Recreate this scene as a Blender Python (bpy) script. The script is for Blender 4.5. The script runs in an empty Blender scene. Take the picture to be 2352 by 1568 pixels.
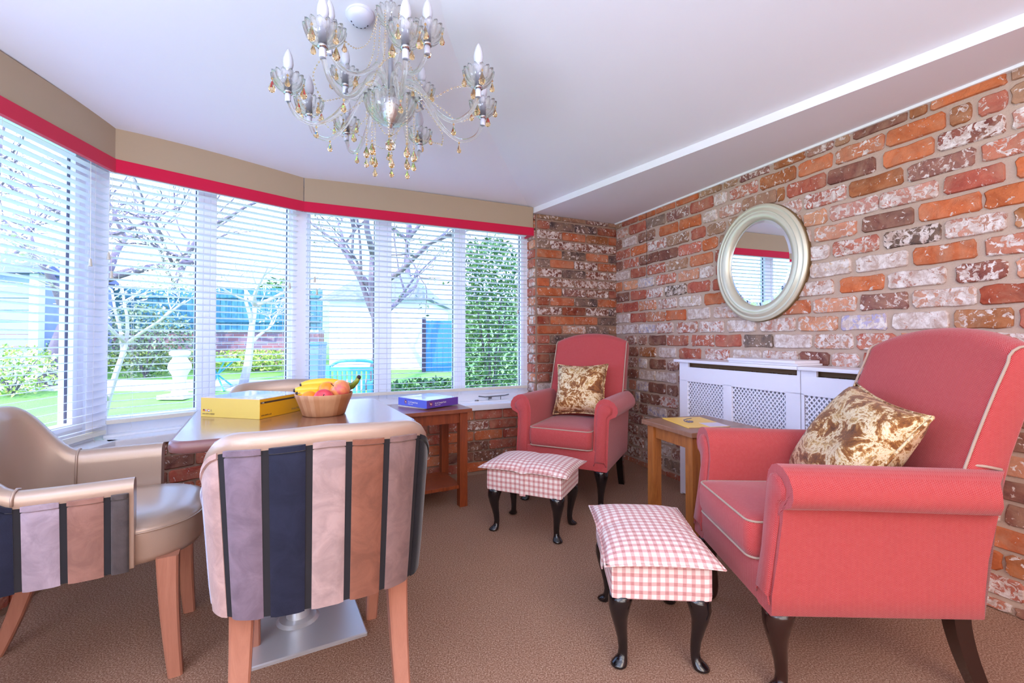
import bpy, bmesh, math, random
from mathutils import Vector, Matrix
random.seed(7)
SC = bpy.context.scene
COL = SC.collection
PI = math.pi
# ------------------------------------------------------------------ camera, world, lights, exposure
F_PX = 1045.3
cam = bpy.data.objects.new('camera', bpy.data.cameras.new('camera'))
COL.objects.link(cam)
cam.data.lens = 16.0; cam.data.sensor_width = 36.0
cam.data.clip_start = 0.02; cam.data.clip_end = 200
cam.location = (0, 0, 1.0)
cam.rotation_euler = (PI/2 + 0.015, 0, 0)
cam.data.shift_y = -0.0098
SC.camera = cam

w = bpy.data.worlds.new('World'); SC.world = w; w.use_nodes = True
nt = w.node_tree; bg = nt.nodes['Background']
tc = nt.nodes.new('ShaderNodeTexCoord'); mp = nt.nodes.new('ShaderNodeMapping')
nz = nt.nodes.new('ShaderNodeTexNoise'); nz.inputs['Scale'].default_value = 2.2; nz.inputs['Detail'].default_value = 4
cr = nt.nodes.new('ShaderNodeValToRGB')
cr.color_ramp.elements[0].position = 0.40; cr.color_ramp.elements[0].color = (0.30, 0.46, 1.0, 1)
cr.color_ramp.elements[1].position = 0.62; cr.color_ramp.elements[1].color = (0.42, 0.57, 1.0, 1)
mp.inputs['Scale'].default_value = (1, 1, 2.5)
nt.links.new(tc.outputs['Generated'], mp.inputs['Vector']); nt.links.new(mp.outputs['Vector'], nz.inputs['Vector'])
nt.links.new(nz.outputs['Fac'], cr.inputs['Fac']); nt.links.new(cr.outputs['Color'], bg.inputs['Color'])
bg.inputs['Strength'].default_value = 7.0

def light(name, typ, loc, rot, energy, color, size=None, size_y=None):
    d = bpy.data.lights.new(name, typ); d.energy = energy; d.color = color
    if typ == 'AREA':
        d.shape = 'RECTANGLE'; d.size = size; d.size_y = size_y or size
    o = bpy.data.objects.new(name, d); COL.objects.link(o); o.location = loc; o.rotation_euler = rot
    return o
sun = light('sun', 'SUN', (0, 0, 10), (math.radians(48), 0, math.radians(-25)), 4.5, (1.0, 0.94, 0.86))
sun.data.angle = math.radians(0.6)
# unseen fill lights added behind the camera to brighten the interior
light('rear_warm_fill', 'AREA', (1.2, -1.3, 2.2), (0, 0, 0), 40, (1.0, 0.82, 0.66), 1.6, 1.6)  # added warm fill from above, no fitting modelled
light('rear_blue_upfill', 'AREA', (-0.8, -0.75, 0.8), (PI, 0, 0), 138, (0.58, 0.74, 1.0), 1.2, 1.2)  # added bluish fill aimed up to lift the ceiling
light('rear_broad_fill', 'AREA', (0.6, -2.85, 1.4), (PI/2, 0, 0), 62, (1.0, 0.97, 0.94), 3.8, 2.0)  # added broad fill, the rear wall has no window

SC.view_settings.view_transform = 'Standard'
SC.view_settings.look = 'None'
SC.view_settings.exposure = 0.16
SC.view_settings.gamma = 1.0
SC.view_settings.use_curve_mapping = False
SC.cycles.use_denoising = True
SC.cycles.max_bounces = 10; SC.cycles.diffuse_bounces = 6
SC.cycles.transmission_bounces = 8; SC.cycles.transparent_max_bounces = 24
SC.cycles.sample_clamp_indirect = 6.0
SC.cycles.caustics_reflective = False; SC.cycles.caustics_refractive = False

# ------------------------------------------------------------------ helpers
def lin(c):
    return tuple(((v/255)/12.92 if v/255 <= 0.04045 else ((v/255+0.055)/1.055)**2.4) for v in c)

class Nd:
    """tiny node-graph helper"""
    def __init__(s, name):
        s.m = bpy.data.materials.new(name); s.m.use_nodes = True
        s.t = s.m.node_tree; s.p = s.t.nodes['Principled BSDF']; s.o = s.t.nodes['Material Output']
    def n(s, typ, **kw):
        nd = s.t.nodes.new(typ)
        for k, v in kw.items(): setattr(nd, k, v)
        return nd
    def l(s, a, b): s.t.links.new(a, b)
    def math(s, op, a, b=None, c=None, clamp=False):
        nd = s.n('ShaderNodeMath', operation=op); nd.use_clamp = clamp
        for i, v in enumerate((a, b, c)):
            if v is None: continue
            if isinstance(v, (int, float)): nd.inputs[i].default_value = v
            else: s.l(v, nd.inputs[i])
        return nd.outputs[0]
    def mix(s, fac, a, b, blend='MIX'):
        nd = s.n('ShaderNodeMix', data_type='RGBA', blend_type=blend)
        for i, v in ((0, fac), (6, a), (7, b)):
            if isinstance(v, (int, float)): nd.inputs[i].default_value = v
            elif isinstance(v, tuple): nd.inputs[i].default_value = (*v[:3], 1)
            else: s.l(v, nd.inputs[i])
        return nd.outputs[2]
    def noise(s, scale, detail=3, rough=0.55, vec=None, dist=0.0):
        nd = s.n('ShaderNodeTexNoise'); nd.inputs['Scale'].default_value = scale
        nd.inputs['Detail'].default_value = detail; nd.inputs['Roughness'].default_value = rough
        nd.inputs['Distortion'].default_value = dist
        if vec is not None: s.l(vec, nd.inputs['Vector'])
        return nd.outputs['Fac']
    def coord(s, which='Object', scale=None, loc=None):
        c = s.n('ShaderNodeTexCoord').outputs[which]
        if scale is None and loc is None: return c
        m = s.n('ShaderNodeMapping')
        if scale: m.inputs['Scale'].default_value = scale
        if loc is not None and not isinstance(loc, tuple): s.l(loc, m.inputs['Location'])
        s.l(c, m.inputs['Vector']); return m.outputs['Vector']
    def ramp(s, fac, stops):
        r = s.n('ShaderNodeValToRGB'); e = r.color_ramp.elements
        while len(e) < len(stops): e.new(0.5)
        for i, (p, c) in enumerate(stops):
            e[i].position = p; e[i].color = (*c[:3], 1) if isinstance(c, tuple) else (c, c, c, 1)
        s.l(fac, r.inputs['Fac']); return r.outputs['Color']
    def bump(s, h, strength=0.3, dist=0.01):
        b = s.n('ShaderNodeBump'); b.inputs['Strength'].default_value = strength; b.inputs['Distance'].default_value = dist
        s.l(h, b.inputs['Height']); s.l(b.outputs['Normal'], s.p.inputs['Normal'])
    def set(s, base=None, rough=None, metal=None, **kw):
        if base is not None:
            if isinstance(base, tuple): s.p.inputs['Base Color'].default_value = (*base[:3], 1)
            else: s.l(base, s.p.inputs['Base Color'])
        if rough is not None:
            if isinstance(rough, (int, float)): s.p.inputs['Roughness'].default_value = rough
            else: s.l(rough, s.p.inputs['Roughness'])
        if metal is not None: s.p.inputs['Metallic'].default_value = metal
        for k, v in kw.items(): s.p.inputs[k.replace('_', ' ')].default_value = v
        return s.m

def plain(name, rgb, rough=0.5, metal=0.0, var=0.04, **kw):
    """painted / plastic surface with faint procedural variation"""
    N = Nd(name); c = lin(rgb)
    f = N.noise(9, 3, vec=N.coord())
    col = N.mix(f, tuple(v*(1-var) for v in c), tuple(min(1, v*(1+var)) for v in c))
    return N.set(col, rough, metal, **kw)

MB_UV = 'UVMap'
class MB:
    """mesh builder collecting primitives, turned into ONE object by mk()"""
    def __init__(s): s.v = []; s.f = []; s.uv = {}
    def add(s, vs, fs):
        b = len(s.v); s.v += [tuple(v) for v in vs]; s.f += [tuple(i+b for i in f) for f in fs]; return s
    def box(s, lo, hi, bev=0.0, rot=None, at=None):
        x0, y0, z0 = lo; x1, y1, z1 = hi
        if bev <= 0:
            vs = [(x0,y0,z0),(x1,y0,z0),(x1,y1,z0),(x0,y1,z0),(x0,y0,z1),(x1,y0,z1),(x1,y1,z1),(x0,y1,z1)]
            fs = [(0,3,2,1),(4,5,6,7),(0,1,5,4),(1,2,6,5),(2,3,7,6),(3,0,4,7)]
        else:
            bm = bmesh.new(); bmesh.ops.create_cube(bm, size=1)
            for v in bm.verts: v.co = ((x0+x1)/2+v.co.x*(x1-x0), (y0+y1)/2+v.co.y*(y1-y0), (z0+z1)/2+v.co.z*(z1-z0))
            bmesh.ops.bevel(bm, geom=bm.edges[:], offset=min(bev, .49*min(x1-x0, y1-y0, z1-z0)), segments=2, affect='EDGES', profile=0.7)
            vs = [v.co.copy() for v in bm.verts]; bm.verts.index_update(); fs = [[v.index for v in f.verts] for f in bm.faces]; bm.free()
        if rot is not None: vs = [rot @ Vector(v) for v in vs]
        if at is not None: vs = [Vector(v)+Vector(at) for v in vs]
        return s.add(vs, fs)
    def loft(s, rings, closed=True, caps=True):
        n = len(rings[0]); vs = [p for r in rings for p in r]; fs = []
        for i in range(len(rings)-1):
            for j in range(n if closed else n-1):
                a = i*n+j; b = i*n+(j+1) % n; fs.append((a, b, b+n, a+n))
        if caps and closed:
            fs.append(tuple(reversed(range(n)))); fs.append(tuple(range((len(rings)-1)*n, len(rings)*n)))
        return s.add(vs, fs)
    def lathe(s, prof, n=24, cx=0, cy=0, flute=None):
        rings = []
        for (r, z) in prof:
            ring = []
            for k in range(n):
                a = 2*PI*k/n; rr, zz = r, z
                if flute: rr, zz = flute(r, z, a)
                ring.append((cx+rr*math.cos(a), cy+rr*math.sin(a), zz))
            rings.append(ring)
        return s.loft(rings)
    def tube(s, pts, rad, n=8, caps=True):
        pts = [Vector(p) for p in pts]; rs = rad if isinstance(rad, (list, tuple)) else [rad]*len(pts)
        rings = []; up = Vector((0, 0, 1)); prev = None
        for i, p in enumerate(pts):
            d = (pts[min(i+1, len(pts)-1)]-pts[max(i-1, 0)])
            if d.length < 1e-9: d = Vector((0,0,1))
            d.normalize()
            if prev is None:
                a = d.cross(up); a = a if a.length > 1e-3 else d.cross(Vector((1, 0, 0)))
            else:
                a = prev - d*prev.dot(d)
                if a.length < 1e-5: a = d.cross(Vector((1,0,0)))
            a.normalize(); prev = a; b = d.cross(a)
            rings.append([p+(a*math.cos(2*PI*k/n)+b*math.sin(2*PI*k/n))*rs[i] for k in range(n)])
        return s.loft(rings, True, caps)
    def grid(s, fn, nu, nv, wrap=False):
        vs = [fn(i/nu, j/nv) for i in range(nu+1) for j in range(nv+1)]; fs = []
        for i in range(nu):
            for j in range(nv):
                a = i*(nv+1)+j; fs.append((a, a+1, a+nv+2, a+nv+1))
        return s.add(vs, fs)
    def sphere(s, c, r, nu=14, nv=8, fn=None):
        prof = []
        rings = []
        for i in range(nv+1):
            t = PI*i/nv; ring = []
            for k in range(nu):
                a = 2*PI*k/nu
                p = Vector((math.sin(t)*math.cos(a)*max(1,1), math.sin(t)*math.sin(a), -math.cos(t)))
                if i in (0, nv): p = Vector((1e-4*math.cos(a), 1e-4*math.sin(a), p.z))
                if fn: p = fn(p)
                ring.append(Vector(c)+p*r)
            rings.append(ring)
        return s.loft(rings)

def mesh_of(name, mb, mat, smooth=False, auto=None, recalc=True, uv='box'):
    me = bpy.data.meshes.new(name); me.from_pydata([tuple(v) for v in mb.v], [], mb.f)
    bm = bmesh.new(); bm.from_mesh(me)
    if recalc: bmesh.ops.recalc_face_normals(bm, faces=bm.faces[:])
    if uv == 'box':
        ul = bm.loops.layers.uv.new('UVMap')
        for f in bm.faces:
            n = f.normal; ax = max(range(3), key=lambda i: abs(n[i]))
            for lp in f.loops:
                c = lp.vert.co
                lp[ul].uv = (c.y, c.z) if ax == 0 else ((c.x, c.z) if ax == 1 else (c.x, c.y))
    bm.to_mesh(me); bm.free()
    if smooth:
        me.polygons.foreach_set('use_smooth', [True]*len(me.polygons))
        if auto:
            me.set_sharp_from_angle(angle=math.radians(auto))
    if mat: me.materials.append(mat)
    return me

def mk(name, mb, mat, parent=None, smooth=False, auto=None, loc=None, rot=None, label=None, sub=0, **kw):
    me = mesh_of(name, mb, mat, smooth, auto, **kw)
    o = bpy.data.objects.new(name, me); COL.objects.link(o)
    if parent is not None: o.parent = parent
    if loc is not None: o.location = loc
    if rot is not None: o.rotation_euler = rot
    if label: o['label'] = label
    if sub:
        m = o.modifiers.new('sub', 'SUBSURF'); m.levels = sub; m.render_levels = sub
    return o

def thing(name, label, cat, loc=(0, 0, 0), rz=0.0, group=None):
    o = bpy.data.objects.new(name, None); COL.objects.link(o); o.location = loc; o.rotation_euler = (0, 0, rz)
    o.empty_display_size = 0.05
    return tag(o, label, cat, group)
def tag(o, label, cat, group=None):
    o['label'] = label; o['category'] = cat
    if group: o['group'] = group
    return o
def struct(o): o['kind'] = 'structure'; return o
def stuff(o): o['kind'] = 'stuff'; return o
def dup(root, loc, rz, label=None, group=None, depth=2):
    r = root.copy(); COL.objects.link(r); r.location = loc
    if rz is not None: r.rotation_euler = (0, 0, rz)
    if label: r['label'] = label
    if group: r['group'] = group
    def rec(src, dst, d):
        for ch in list(src.children):
            c = ch.copy(); COL.objects.link(c); c.parent = dst
            if d > 1: rec(ch, c, d-1)
    rec(root, r, depth); return r

def text_mesh(body, size, mat, name='lettering', parent=None, loc=(0, 0, 0), rot=(0, 0, 0), depth=0.0003, align='LEFT'):
    cu = bpy.data.curves.new(name, 'FONT'); cu.body = body; cu.size = size; cu.extrude = depth; cu.align_x = align
    cu.resolution_u = 2
    o = bpy.data.objects.new(name, cu); COL.objects.link(o)
    dg = bpy.context.evaluated_depsgraph_get(); me = bpy.data.meshes.new_from_object(o.evaluated_get(dg))
    bpy.data.objects.remove(o); me.name = name; me.materials.clear(); me.materials.append(mat)
    q = bpy.data.objects.new(name, me); COL.objects.link(q); q.location = loc; q.rotation_euler = rot
    if parent is not None: q.parent = parent
    return q

# ------------------------------------------------------------------ materials
def mat_plaster(name, rgb):
    N = Nd(name); c = lin(rgb); f = N.noise(1.3, 3, vec=N.coord()); h = N.noise(60, 3, vec=N.coord())
    N.bump(h, 0.05, 0.002)
    return N.set(N.mix(f, tuple(v*0.97 for v in c), c), 0.9)
M_ceiling = mat_plaster('ceiling_plaster', (236, 234, 238))
M_wallpaint = mat_plaster('wall_paint', (226, 220, 214))

def mat_carpet():
    N = Nd('carpet'); co = N.coord()
    f1 = N.noise(210, 2, 0.8, co); f2 = N.noise(1.6, 3, 0.6, co); f3 = N.noise(120, 2, 0.7, co)
    c = N.ramp(f1, [(0.32, lin((104, 74, 58))), (0.5, lin((162, 124, 102))), (0.68, lin((218, 188, 166)))])
    c = N.mix(N.math('MULTIPLY', f3, 0.45), c, lin((146, 106, 82)))
    c = N.mix(N.ramp(f2, [(0.35, 0.0), (0.65, 0.22)]), c, lin((128, 94, 76)))
    N.bump(N.noise(480, 2, 0.8, co), 0.5, 0.003)
    return N.set(c, 0.97, Specular_IOR_Level=0.1)
M_carpet = mat_carpet()

def mat_brick(name, face=1):
    N = Nd(name); oi = N.n('ShaderNodeObjectInfo'); rnd = oi.outputs['Random']; col = oi.outputs['Color']; al = oi.outputs['Alpha']
    geo = N.n('ShaderNodeNewGeometry')
    vm = N.n('ShaderNodeVectorMath', operation='ADD')
    cb = N.n('ShaderNodeCombineXYZ'); N.l(N.math('MULTIPLY', rnd, 37.0), cb.inputs[0]); N.l(N.math('MULTIPLY', rnd, 91.0), cb.inputs[1])
    N.l(geo.outputs['Position'], vm.inputs[0]); N.l(cb.outputs[0], vm.inputs[1]); v = vm.outputs[0]
    big = N.noise(14, 4, 0.6, v, 0.6); fine = N.noise(120, 4, 0.7, v); mid = N.noise(38, 4, 0.65, v, 0.8)
    dark = N.mix(1.0, col, (0.45, 0.40, 0.40), 'MULTIPLY')
    lightc = N.mix(0.28, col, lin((214, 150, 110)))
    c = N.mix(N.ramp(big, [(0.36, 0.0), (0.62, 1.0)]), dark, lightc)
    c = N.mix(0.5, c, col)
    c = N.mix(N.ramp(N.noise(6, 4, 0.65, v, 1.2), [(0.42, 0.0), (0.66, 0.42)]), c, lin((186, 150, 122)))
    # remains of lime / paint: more where alpha is low
    thr = N.math('SUBTRACT', mid, N.math('MULTIPLY', N.math('SUBTRACT', 1.0, al), 0.42))
    thr = N.math('ADD', thr, N.math('MULTIPLY', N.math('SUBTRACT', rnd, 0.5), 0.05))
    paint = N.ramp(thr, [(0.315, 1.0), (0.355, 0.0)])
    pc = N.mix(N.ramp(N.noise(26, 4, 0.7, v, 0.5), [(0.35, 0.0), (0.62, 1.0)]), lin((236, 226, 220)), lin((188, 160, 146)))
    c = N.mix(paint, c, pc)
    spk = N.ramp(fine, [(0.27, 1.0), (0.31, 0.0)])
    c = N.mix(N.math('MULTIPLY', spk, 0.7), c, lin((70, 52, 46)))
    spk2 = N.ramp(fine, [(0.69, 0.0), (0.72, 1.0)])
    c = N.mix(N.math('MULTIPLY', spk2, 0.8), c, lin((240, 228, 216)))
    hh = N.math('ADD', N.math('MULTIPLY', mid, 0.7), N.math('MULTIPLY', fine, 0.3))
    N.bump(hh, 0.9, 0.008)
    return N.set(c, 0.78, Specular_IOR_Level=0.35)
M_brick = mat_brick('old_brick')
def mat_mortar(name, a, b):
    N = Nd(name); co = N.coord(); f = N.noise(3, 4, 0.6, co); g = N.noise(150, 3, 0.7, co)
    c = N.mix(f, lin(a), lin(b)); c = N.mix(N.math('MULTIPLY', g, 0.35), c, lin((120, 98, 80)))
    N.bump(N.math('ADD', g, N.noise(25, 3, 0.6, co)), 0.5, 0.004)
    return N.set(c, 0.95)
M_mortar = mat_mortar('lime_mortar', (184, 158, 138), (212, 184, 166))
M_mortar2 = mat_mortar('grey_mortar', (150, 122, 104), (172, 142, 124))

M_upvc = plain('white_upvc', (238, 240, 248), 0.3, var=0.01)
M_upvc_dark = plain('rubber_gasket', (70, 66, 84), 0.6)
def mat_slat():
    N = Nd('blind_slat_white'); N.set(lin((244, 244, 250)), 0.45); tr = N.n('ShaderNodeBsdfTranslucent'); tr.inputs['Color'].default_value = (0.8, 0.84, 0.9, 1); ms = N.n('ShaderNodeMixShader'); ms.inputs[0].default_value = 0.06
    N.l(N.p.outputs[0], ms.inputs[1]); N.l(tr.outputs[0], ms.inputs[2]); N.l(ms.outputs[0], N.o.inputs['Surface']); return N.m
M_slat = mat_slat()
M_rail = plain('blind_rail_cream', (232, 228, 214), 0.45)
M_cord = plain('blind_cord', (226, 222, 212), 0.8)
M_tassel = plain('cord_tassel_ivory', (206, 198, 180), 0.45)
M_white = plain('white_satin_paint', (238, 236, 244), 0.35, var=0.01)
M_trimw = plain('white_trim_paint', (244, 246, 246), 0.4, var=0.01)
M_darkgap = plain('slot_shade_brown', (96, 70, 44), 0.8)
M_chrome = plain('chrome', (205, 205, 212), 0.12, 1.0)
M_steel = plain('brushed_steel', (214, 218, 224), 0.32, 0.55)
M_grey = plain('grey_handle', (120, 120, 124), 0.35, 0.8)

def mat_fabric(name, rgb, weave=900, rough=0.9):
    N = Nd(name); c = lin(rgb); uv = N.coord('UV'); a = N.noise(weave, 2, 0.6, uv); b = N.noise(8, 3, 0.6, uv)
    N.bump(a, 0.25, 0.001)
    col = N.mix(a, tuple(v*0.82 for v in c), tuple(min(1, v*1.15) for v in c))
    return N.set(N.mix(N.math('MULTIPLY', b, 0.2), col, tuple(v*0.8 for v in c)), rough, Sheen_Weight=0.15)
M_taupe = mat_fabric('taupe_pelmet_cloth', (178, 156, 128))
M_redband = mat_fabric('crimson_band_cloth', (206, 8, 62))
M_piping = mat_fabric('beige_piping', (182, 158, 140), 700)

def mat_herring(name, base, weft):
    N = Nd(name); uv = N.coord('UV'); sp = N.n('ShaderNodeSeparateXYZ'); N.l(uv, sp.inputs[0])
    u, v = sp.outputs[0], sp.outputs[1]
    P = 0.0145
    tri = N.math('PINGPONG', u, P/2)
    w = N.math('ADD', v, N.math('MULTIPLY', tri, 1.25))
    s = N.math('SINE', N.math('MULTIPLY', w, 2*PI/0.0046))
    line = N.ramp(s, [(0.35, 0.0), (0.75, 1.0)])
    blot = N.noise(70, 3, 0.7, uv)
    f = N.math('MULTIPLY', line, N.math('ADD', 0.38, N.math('MULTIPLY', blot, 0.6)))
    slub = N.n('ShaderNodeTexNoise'); mpn = N.n('ShaderNodeMapping'); mpn.inputs['Scale'].default_value = (60, 900, 1)
    N.l(uv, mpn.inputs[0]); N.l(mpn.outputs[0], slub.inputs['Vector']); slub.inputs['Scale'].default_value = 1.0
    col = N.mix(f, lin(base), lin(weft))
    col = N.mix(N.math('MULTIPLY', slub.outputs['Fac'], 0.22), col, lin((160, 36, 40)))
    N.bump(s, 0.25, 0.0008)
    return N.set(col, 0.85, Sheen_Weight=0.25, Specular_IOR_Level=0.25)
M_herring = mat_herring('coral_herringbone_fabric', (174, 44, 50), (224, 140, 134))

def mat_gingham():
    N = Nd('red_gingham_cloth'); uv = N.coord('UV'); sp = N.n('ShaderNodeSeparateXYZ')
    wob = N.n('ShaderNodeVectorMath', operation='ADD')
    nn = N.n('ShaderNodeTexNoise'); nn.inputs['Scale'].default_value = 9; N.l(uv, nn.inputs['Vector'])
    sc = N.n('ShaderNodeVectorMath', operation='SCALE'); N.l(nn.outputs['Color'], sc.inputs[0]); sc.inputs['Scale'].default_value = 0.006
    N.l(uv, wob.inputs[0]); N.l(sc.outputs[0], wob.inputs[1]); N.l(wob.outputs[0], sp.inputs[0])
    P = 0.0255; out = []
    for ch in (0, 1):
        t = N.math('PINGPONG', sp.outputs[ch], P/2)
        st = N.ramp(N.math('DIVIDE', t, P/2), [(0.48, 0.0), (0.62, 1.0)])
        th = N.math('SINE', N.math('MULTIPLY', sp.outputs[ch], 2*PI/0.0024))
        out.append(N.math('MULTIPLY', st, N.math('ADD', 0.80, N.math('MULTIPLY', th, 0.20))))
    a, b = out
    both = N.math('MULTIPLY', a, b)
    one = N.math('SUBTRACT', N.math('MAXIMUM', a, b), both)
    c = N.mix(N.math('MULTIPLY', one, 0.62), lin((242, 232, 226)), lin((198, 82, 86)))
    c = N.mix(both, c, lin((176, 14, 26)))
    N.bump(N.noise(900, 2, 0.6, uv), 0.2, 0.001)
    return N.set(c, 0.9, Sheen_Weight=0.1)
M_gingham = mat_gingham()

def mat_crushed():
    N = Nd('gold_crushed_velvet'); co = N.coord('Object'); rnd = N.n('ShaderNodeObjectInfo').outputs['Random']
    cb = N.n('ShaderNodeCombineXYZ'); N.l(N.math('MULTIPLY', rnd, 9.0), cb.inputs[0])
    va = N.n('ShaderNodeVectorMath', operation='ADD'); N.l(co, va.inputs[0]); N.l(cb.outputs[0], va.inputs[1]); v = va.outputs[0]
    f = N.noise(15, 9, 0.76, v, 0.55); g = N.noise(60, 4, 0.6, v, 1.0)
    k = N.math('ADD', N.math('MULTIPLY', f, 0.85), N.math('MULTIPLY', g, 0.15))
    c = N.ramp(k, [(0.36, lin((92, 48, 12))), (0.47, lin((150, 88, 28))), (0.50, lin((206, 158, 88))), (0.525, lin((250, 236, 200))), (0.58, lin((218, 176, 104))), (0.62, lin((156, 98, 38))), (0.70, lin((246, 230, 190)))])
    N.bump(f, 0.5, 0.02)
    return N.set(c, 0.34, 0.25, Sheen_Weight=0.15)
M_crushed = mat_crushed()

def mat_velvet():
    N = Nd('velvet_stripe_cloth'); oi = N.n('ShaderNodeObjectInfo'); co = N.coord('Object')
    f = N.noise(16, 4, 0.65, co, 0.8); g = N.noise(420, 2, 0.6, co)
    col = N.mix(0.45, oi.outputs['Color'], N.mix(N.ramp(f, [(0.35, 0.0), (0.65, 1.0)]), N.mix(1.0, oi.outputs['Color'], (0.62, 0.6, 0.62), 'MULTIPLY'), N.mix(1.0, oi.outputs['Color'], (1.35, 1.35, 1.35), 'MULTIPLY')))
    N.bump(N.math('ADD', g, f), 0.25, 0.002)
    return N.set(col, 0.75, Sheen_Weight=0.3, Sheen_Roughness=0.4, Specular_IOR_Level=0.2)
M_velvet = mat_velvet()
M_gapcloth = plain('dark_welt_cloth', (34, 33, 38), 0.9)
def mat_leather(name, rgb):
    N = Nd(name); c = lin(rgb); co = N.coord(); f = N.noise(5, 3, vec=co); h = N.n('ShaderNodeTexVoronoi'); h.inputs['Scale'].default_value = 420; N.l(co, h.inputs['Vector'])
    N.bump(h.outputs['Distance'], 0.08, 0.001)
    return N.set(N.mix(f, tuple(v*0.92 for v in c), c), 0.34, 0.25, Coat_Weight=0.5, Coat_Roughness=0.22)
M_leather = mat_leather('bronze_taupe_leather', (190, 164, 146))

def mat_wood(name, a, b, rough=0.4, scale=6, axis=(1, 1, 1), coat=0.2):
    N = Nd(name); co = N.coord('Object', scale=axis); f = N.noise(scale, 5, 0.65, co, 1.2); g = N.noise(scale*14, 3, 0.6, co)
    c = N.mix(N.ramp(f, [(0.3, 0.0), (0.7, 1.0)]), lin(a), lin(b)); c = N.mix(N.math('MULTIPLY', g, 0.25), c, tuple(v*0.55 for v in lin(a)))
    N.bump(g, 0.08, 0.001)
    return N.set(c, rough, Coat_Weight=coat, Coat_Roughness=0.25 if coat < .9 else 0.17)
M_oak = mat_wood('golden_oak', (150, 84, 34), (192, 118, 56), 0.4, 7, (6, 6, 0.7))
M_oak_top = mat_wood('oak_laminate_top', (134, 92, 68), (160, 114, 86), 0.35, 5, (1, 8, 1))
M_cherry = mat_wood('cherry_stained_oak', (116, 48, 20), (156, 74, 34), 0.38, 7, (6, 6, 0.7))
M_table = mat_wood('walnut_laminate', (128, 88, 72), (150, 106, 86), 0.2, 4, (1, 14, 1), 1.0)
M_table_edge = plain('plum_brown_table_edge', (122, 84, 84), 0.28)
M_beech = mat_wood('pinkish_beech_leg', (174, 114, 92), (192, 132, 108), 0.42, 4, (8, 8, 0.6))
M_black = plain('black_lacquered_leg', (16, 14, 18), 0.18, Coat_Weight=0.6, Coat_Roughness=0.08)
M_mahog = plain('dark_mahogany_leg', (42, 20, 16), 0.2, Coat_Weight=0.6, Coat_Roughness=0.1)
def mat_acacia():
    N = Nd('acacia_bowl_wood'); co = N.coord('Object'); sp = N.n('ShaderNodeSeparateXYZ'); N.l(co, sp.inputs[0])
    ang = N.math('ARCTAN2', sp.outputs[1], sp.outputs[0]); k = N.math('FLOOR', N.math('MULTIPLY', ang, 5.2))
    wn = N.n('ShaderNodeTexWhiteNoise', noise_dimensions='1D'); N.l(k, wn.inputs['W'])
    f = N.noise(40, 3, 0.6, N.coord('Object', scale=(3, 3, 0.5)))
    c = N.ramp(wn.outputs['Value'], [(0.0, lin((168, 108, 66))), (0.5, lin((206, 158, 118))), (1.0, lin((190, 134, 90)))])
    return N.set(N.mix(N.math('MULTIPLY', f, 0.35), c, lin((140, 84, 46))), 0.5)
M_bowl = mat_acacia()
M_silverframe = plain('champagne_silver_frame', (214, 208, 184), 0.34, 0.35)
M_frame_side = plain('bronze_frame_side', (120, 92, 58), 0.5, 0.3)
N = Nd('mirror_glass'); M_mirror = N.set((0.93, 0.94, 0.95), 0.0, 1.0)
def mat_glass(name, rgb, rough=0.0, ior=1.46):
    N = Nd(name); return N.set(lin(rgb), rough, 0.0, Transmission_Weight=1.0, IOR=ior)
def mat_thinglass(name, rgb, k=0.5, ior=1.46):
    N = Nd(name); N.set(lin(rgb), 0.02, 0.0, Transmission_Weight=1.0, IOR=ior); tr = N.n('ShaderNodeBsdfTransparent'); ms = N.n('ShaderNodeMixShader'); lw = N.n('ShaderNodeLayerWeight'); lw.inputs['Blend'].default_value = 0.45
    N.l(N.math('ADD', N.math('MULTIPLY', lw.outputs['Facing'], 0.5), 1-k-.1, clamp=True), ms.inputs[0]); N.l(tr.outputs[0], ms.inputs[1]); N.l(N.p.outputs[0], ms.inputs[2]); N.l(ms.outputs[0], N.o.inputs['Surface']); return N.m
M_glass = mat_thinglass('chandelier_glass', (252, 252, 246), 0.30)
M_amber = mat_glass('amber_crystal', (250, 214, 160), 0.0, 1.6)
M_bead = mat_glass('champagne_bead_crystal', (250, 236, 214), 0.05, 1.5)
M_bulb = plain('frosted_bulb', (236, 236, 246), 0.25, Transmission_Weight=0.35)
M_socket = plain('white_candle_sleeve', (214, 214, 228), 0.4)
def mat_pane():
    N = Nd('window_glass'); tr = N.n('ShaderNodeBsdfTransparent'); gl = N.n('ShaderNodeBsdfGlossy'); gl.inputs['Roughness'].default_value = 0.0
    fr = N.n('ShaderNodeLayerWeight'); fr.inputs['Blend'].default_value = 0.5; ms = N.n('ShaderNodeMixShader')
    N.l(N.math('ADD', N.math('MULTIPLY', N.math('POWER', fr.outputs['Facing'], 5.0), 0.5), 0.02), ms.inputs[0]); N.l(tr.outputs[0], ms.inputs[1]); N.l(gl.outputs[0], ms.inputs[2]); N.l(ms.outputs[0], N.o.inputs['Surface'])
    return N.m
M_pane = mat_pane()
# ------------------------------------------------------------------ the room shell
H_SILL = 0.474; Z_EAVE = 2.026; Z_SOFF = 1.98; SLOPE = 0.184
A = Vector((0.156, 3.55)); B = Vector((-1.319, 2.866)); C = Vector((-1.921, 2.18)); D = Vector((-1.618, 0.204))
PIER = Vector((0.193, 3.568)); P0 = Vector((0.894, 3.893)); RD = Vector((0.380, -0.925)).normalized()
RN = Vector((-RD.y, RD.x))                 # out of the room
REAR_Y = -3.0
R1 = P0 + RD*((REAR_Y-P0.y)/RD.y)
D2 = D + (D-C).normalized()*((REAR_Y-D.y)/((D-C).normalized().y))
def W(p, z): return (p.x, p.y, z)
def wframe(p, q):
    d = (q-p); return math.atan2(d.y, d.x), d.length

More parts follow.
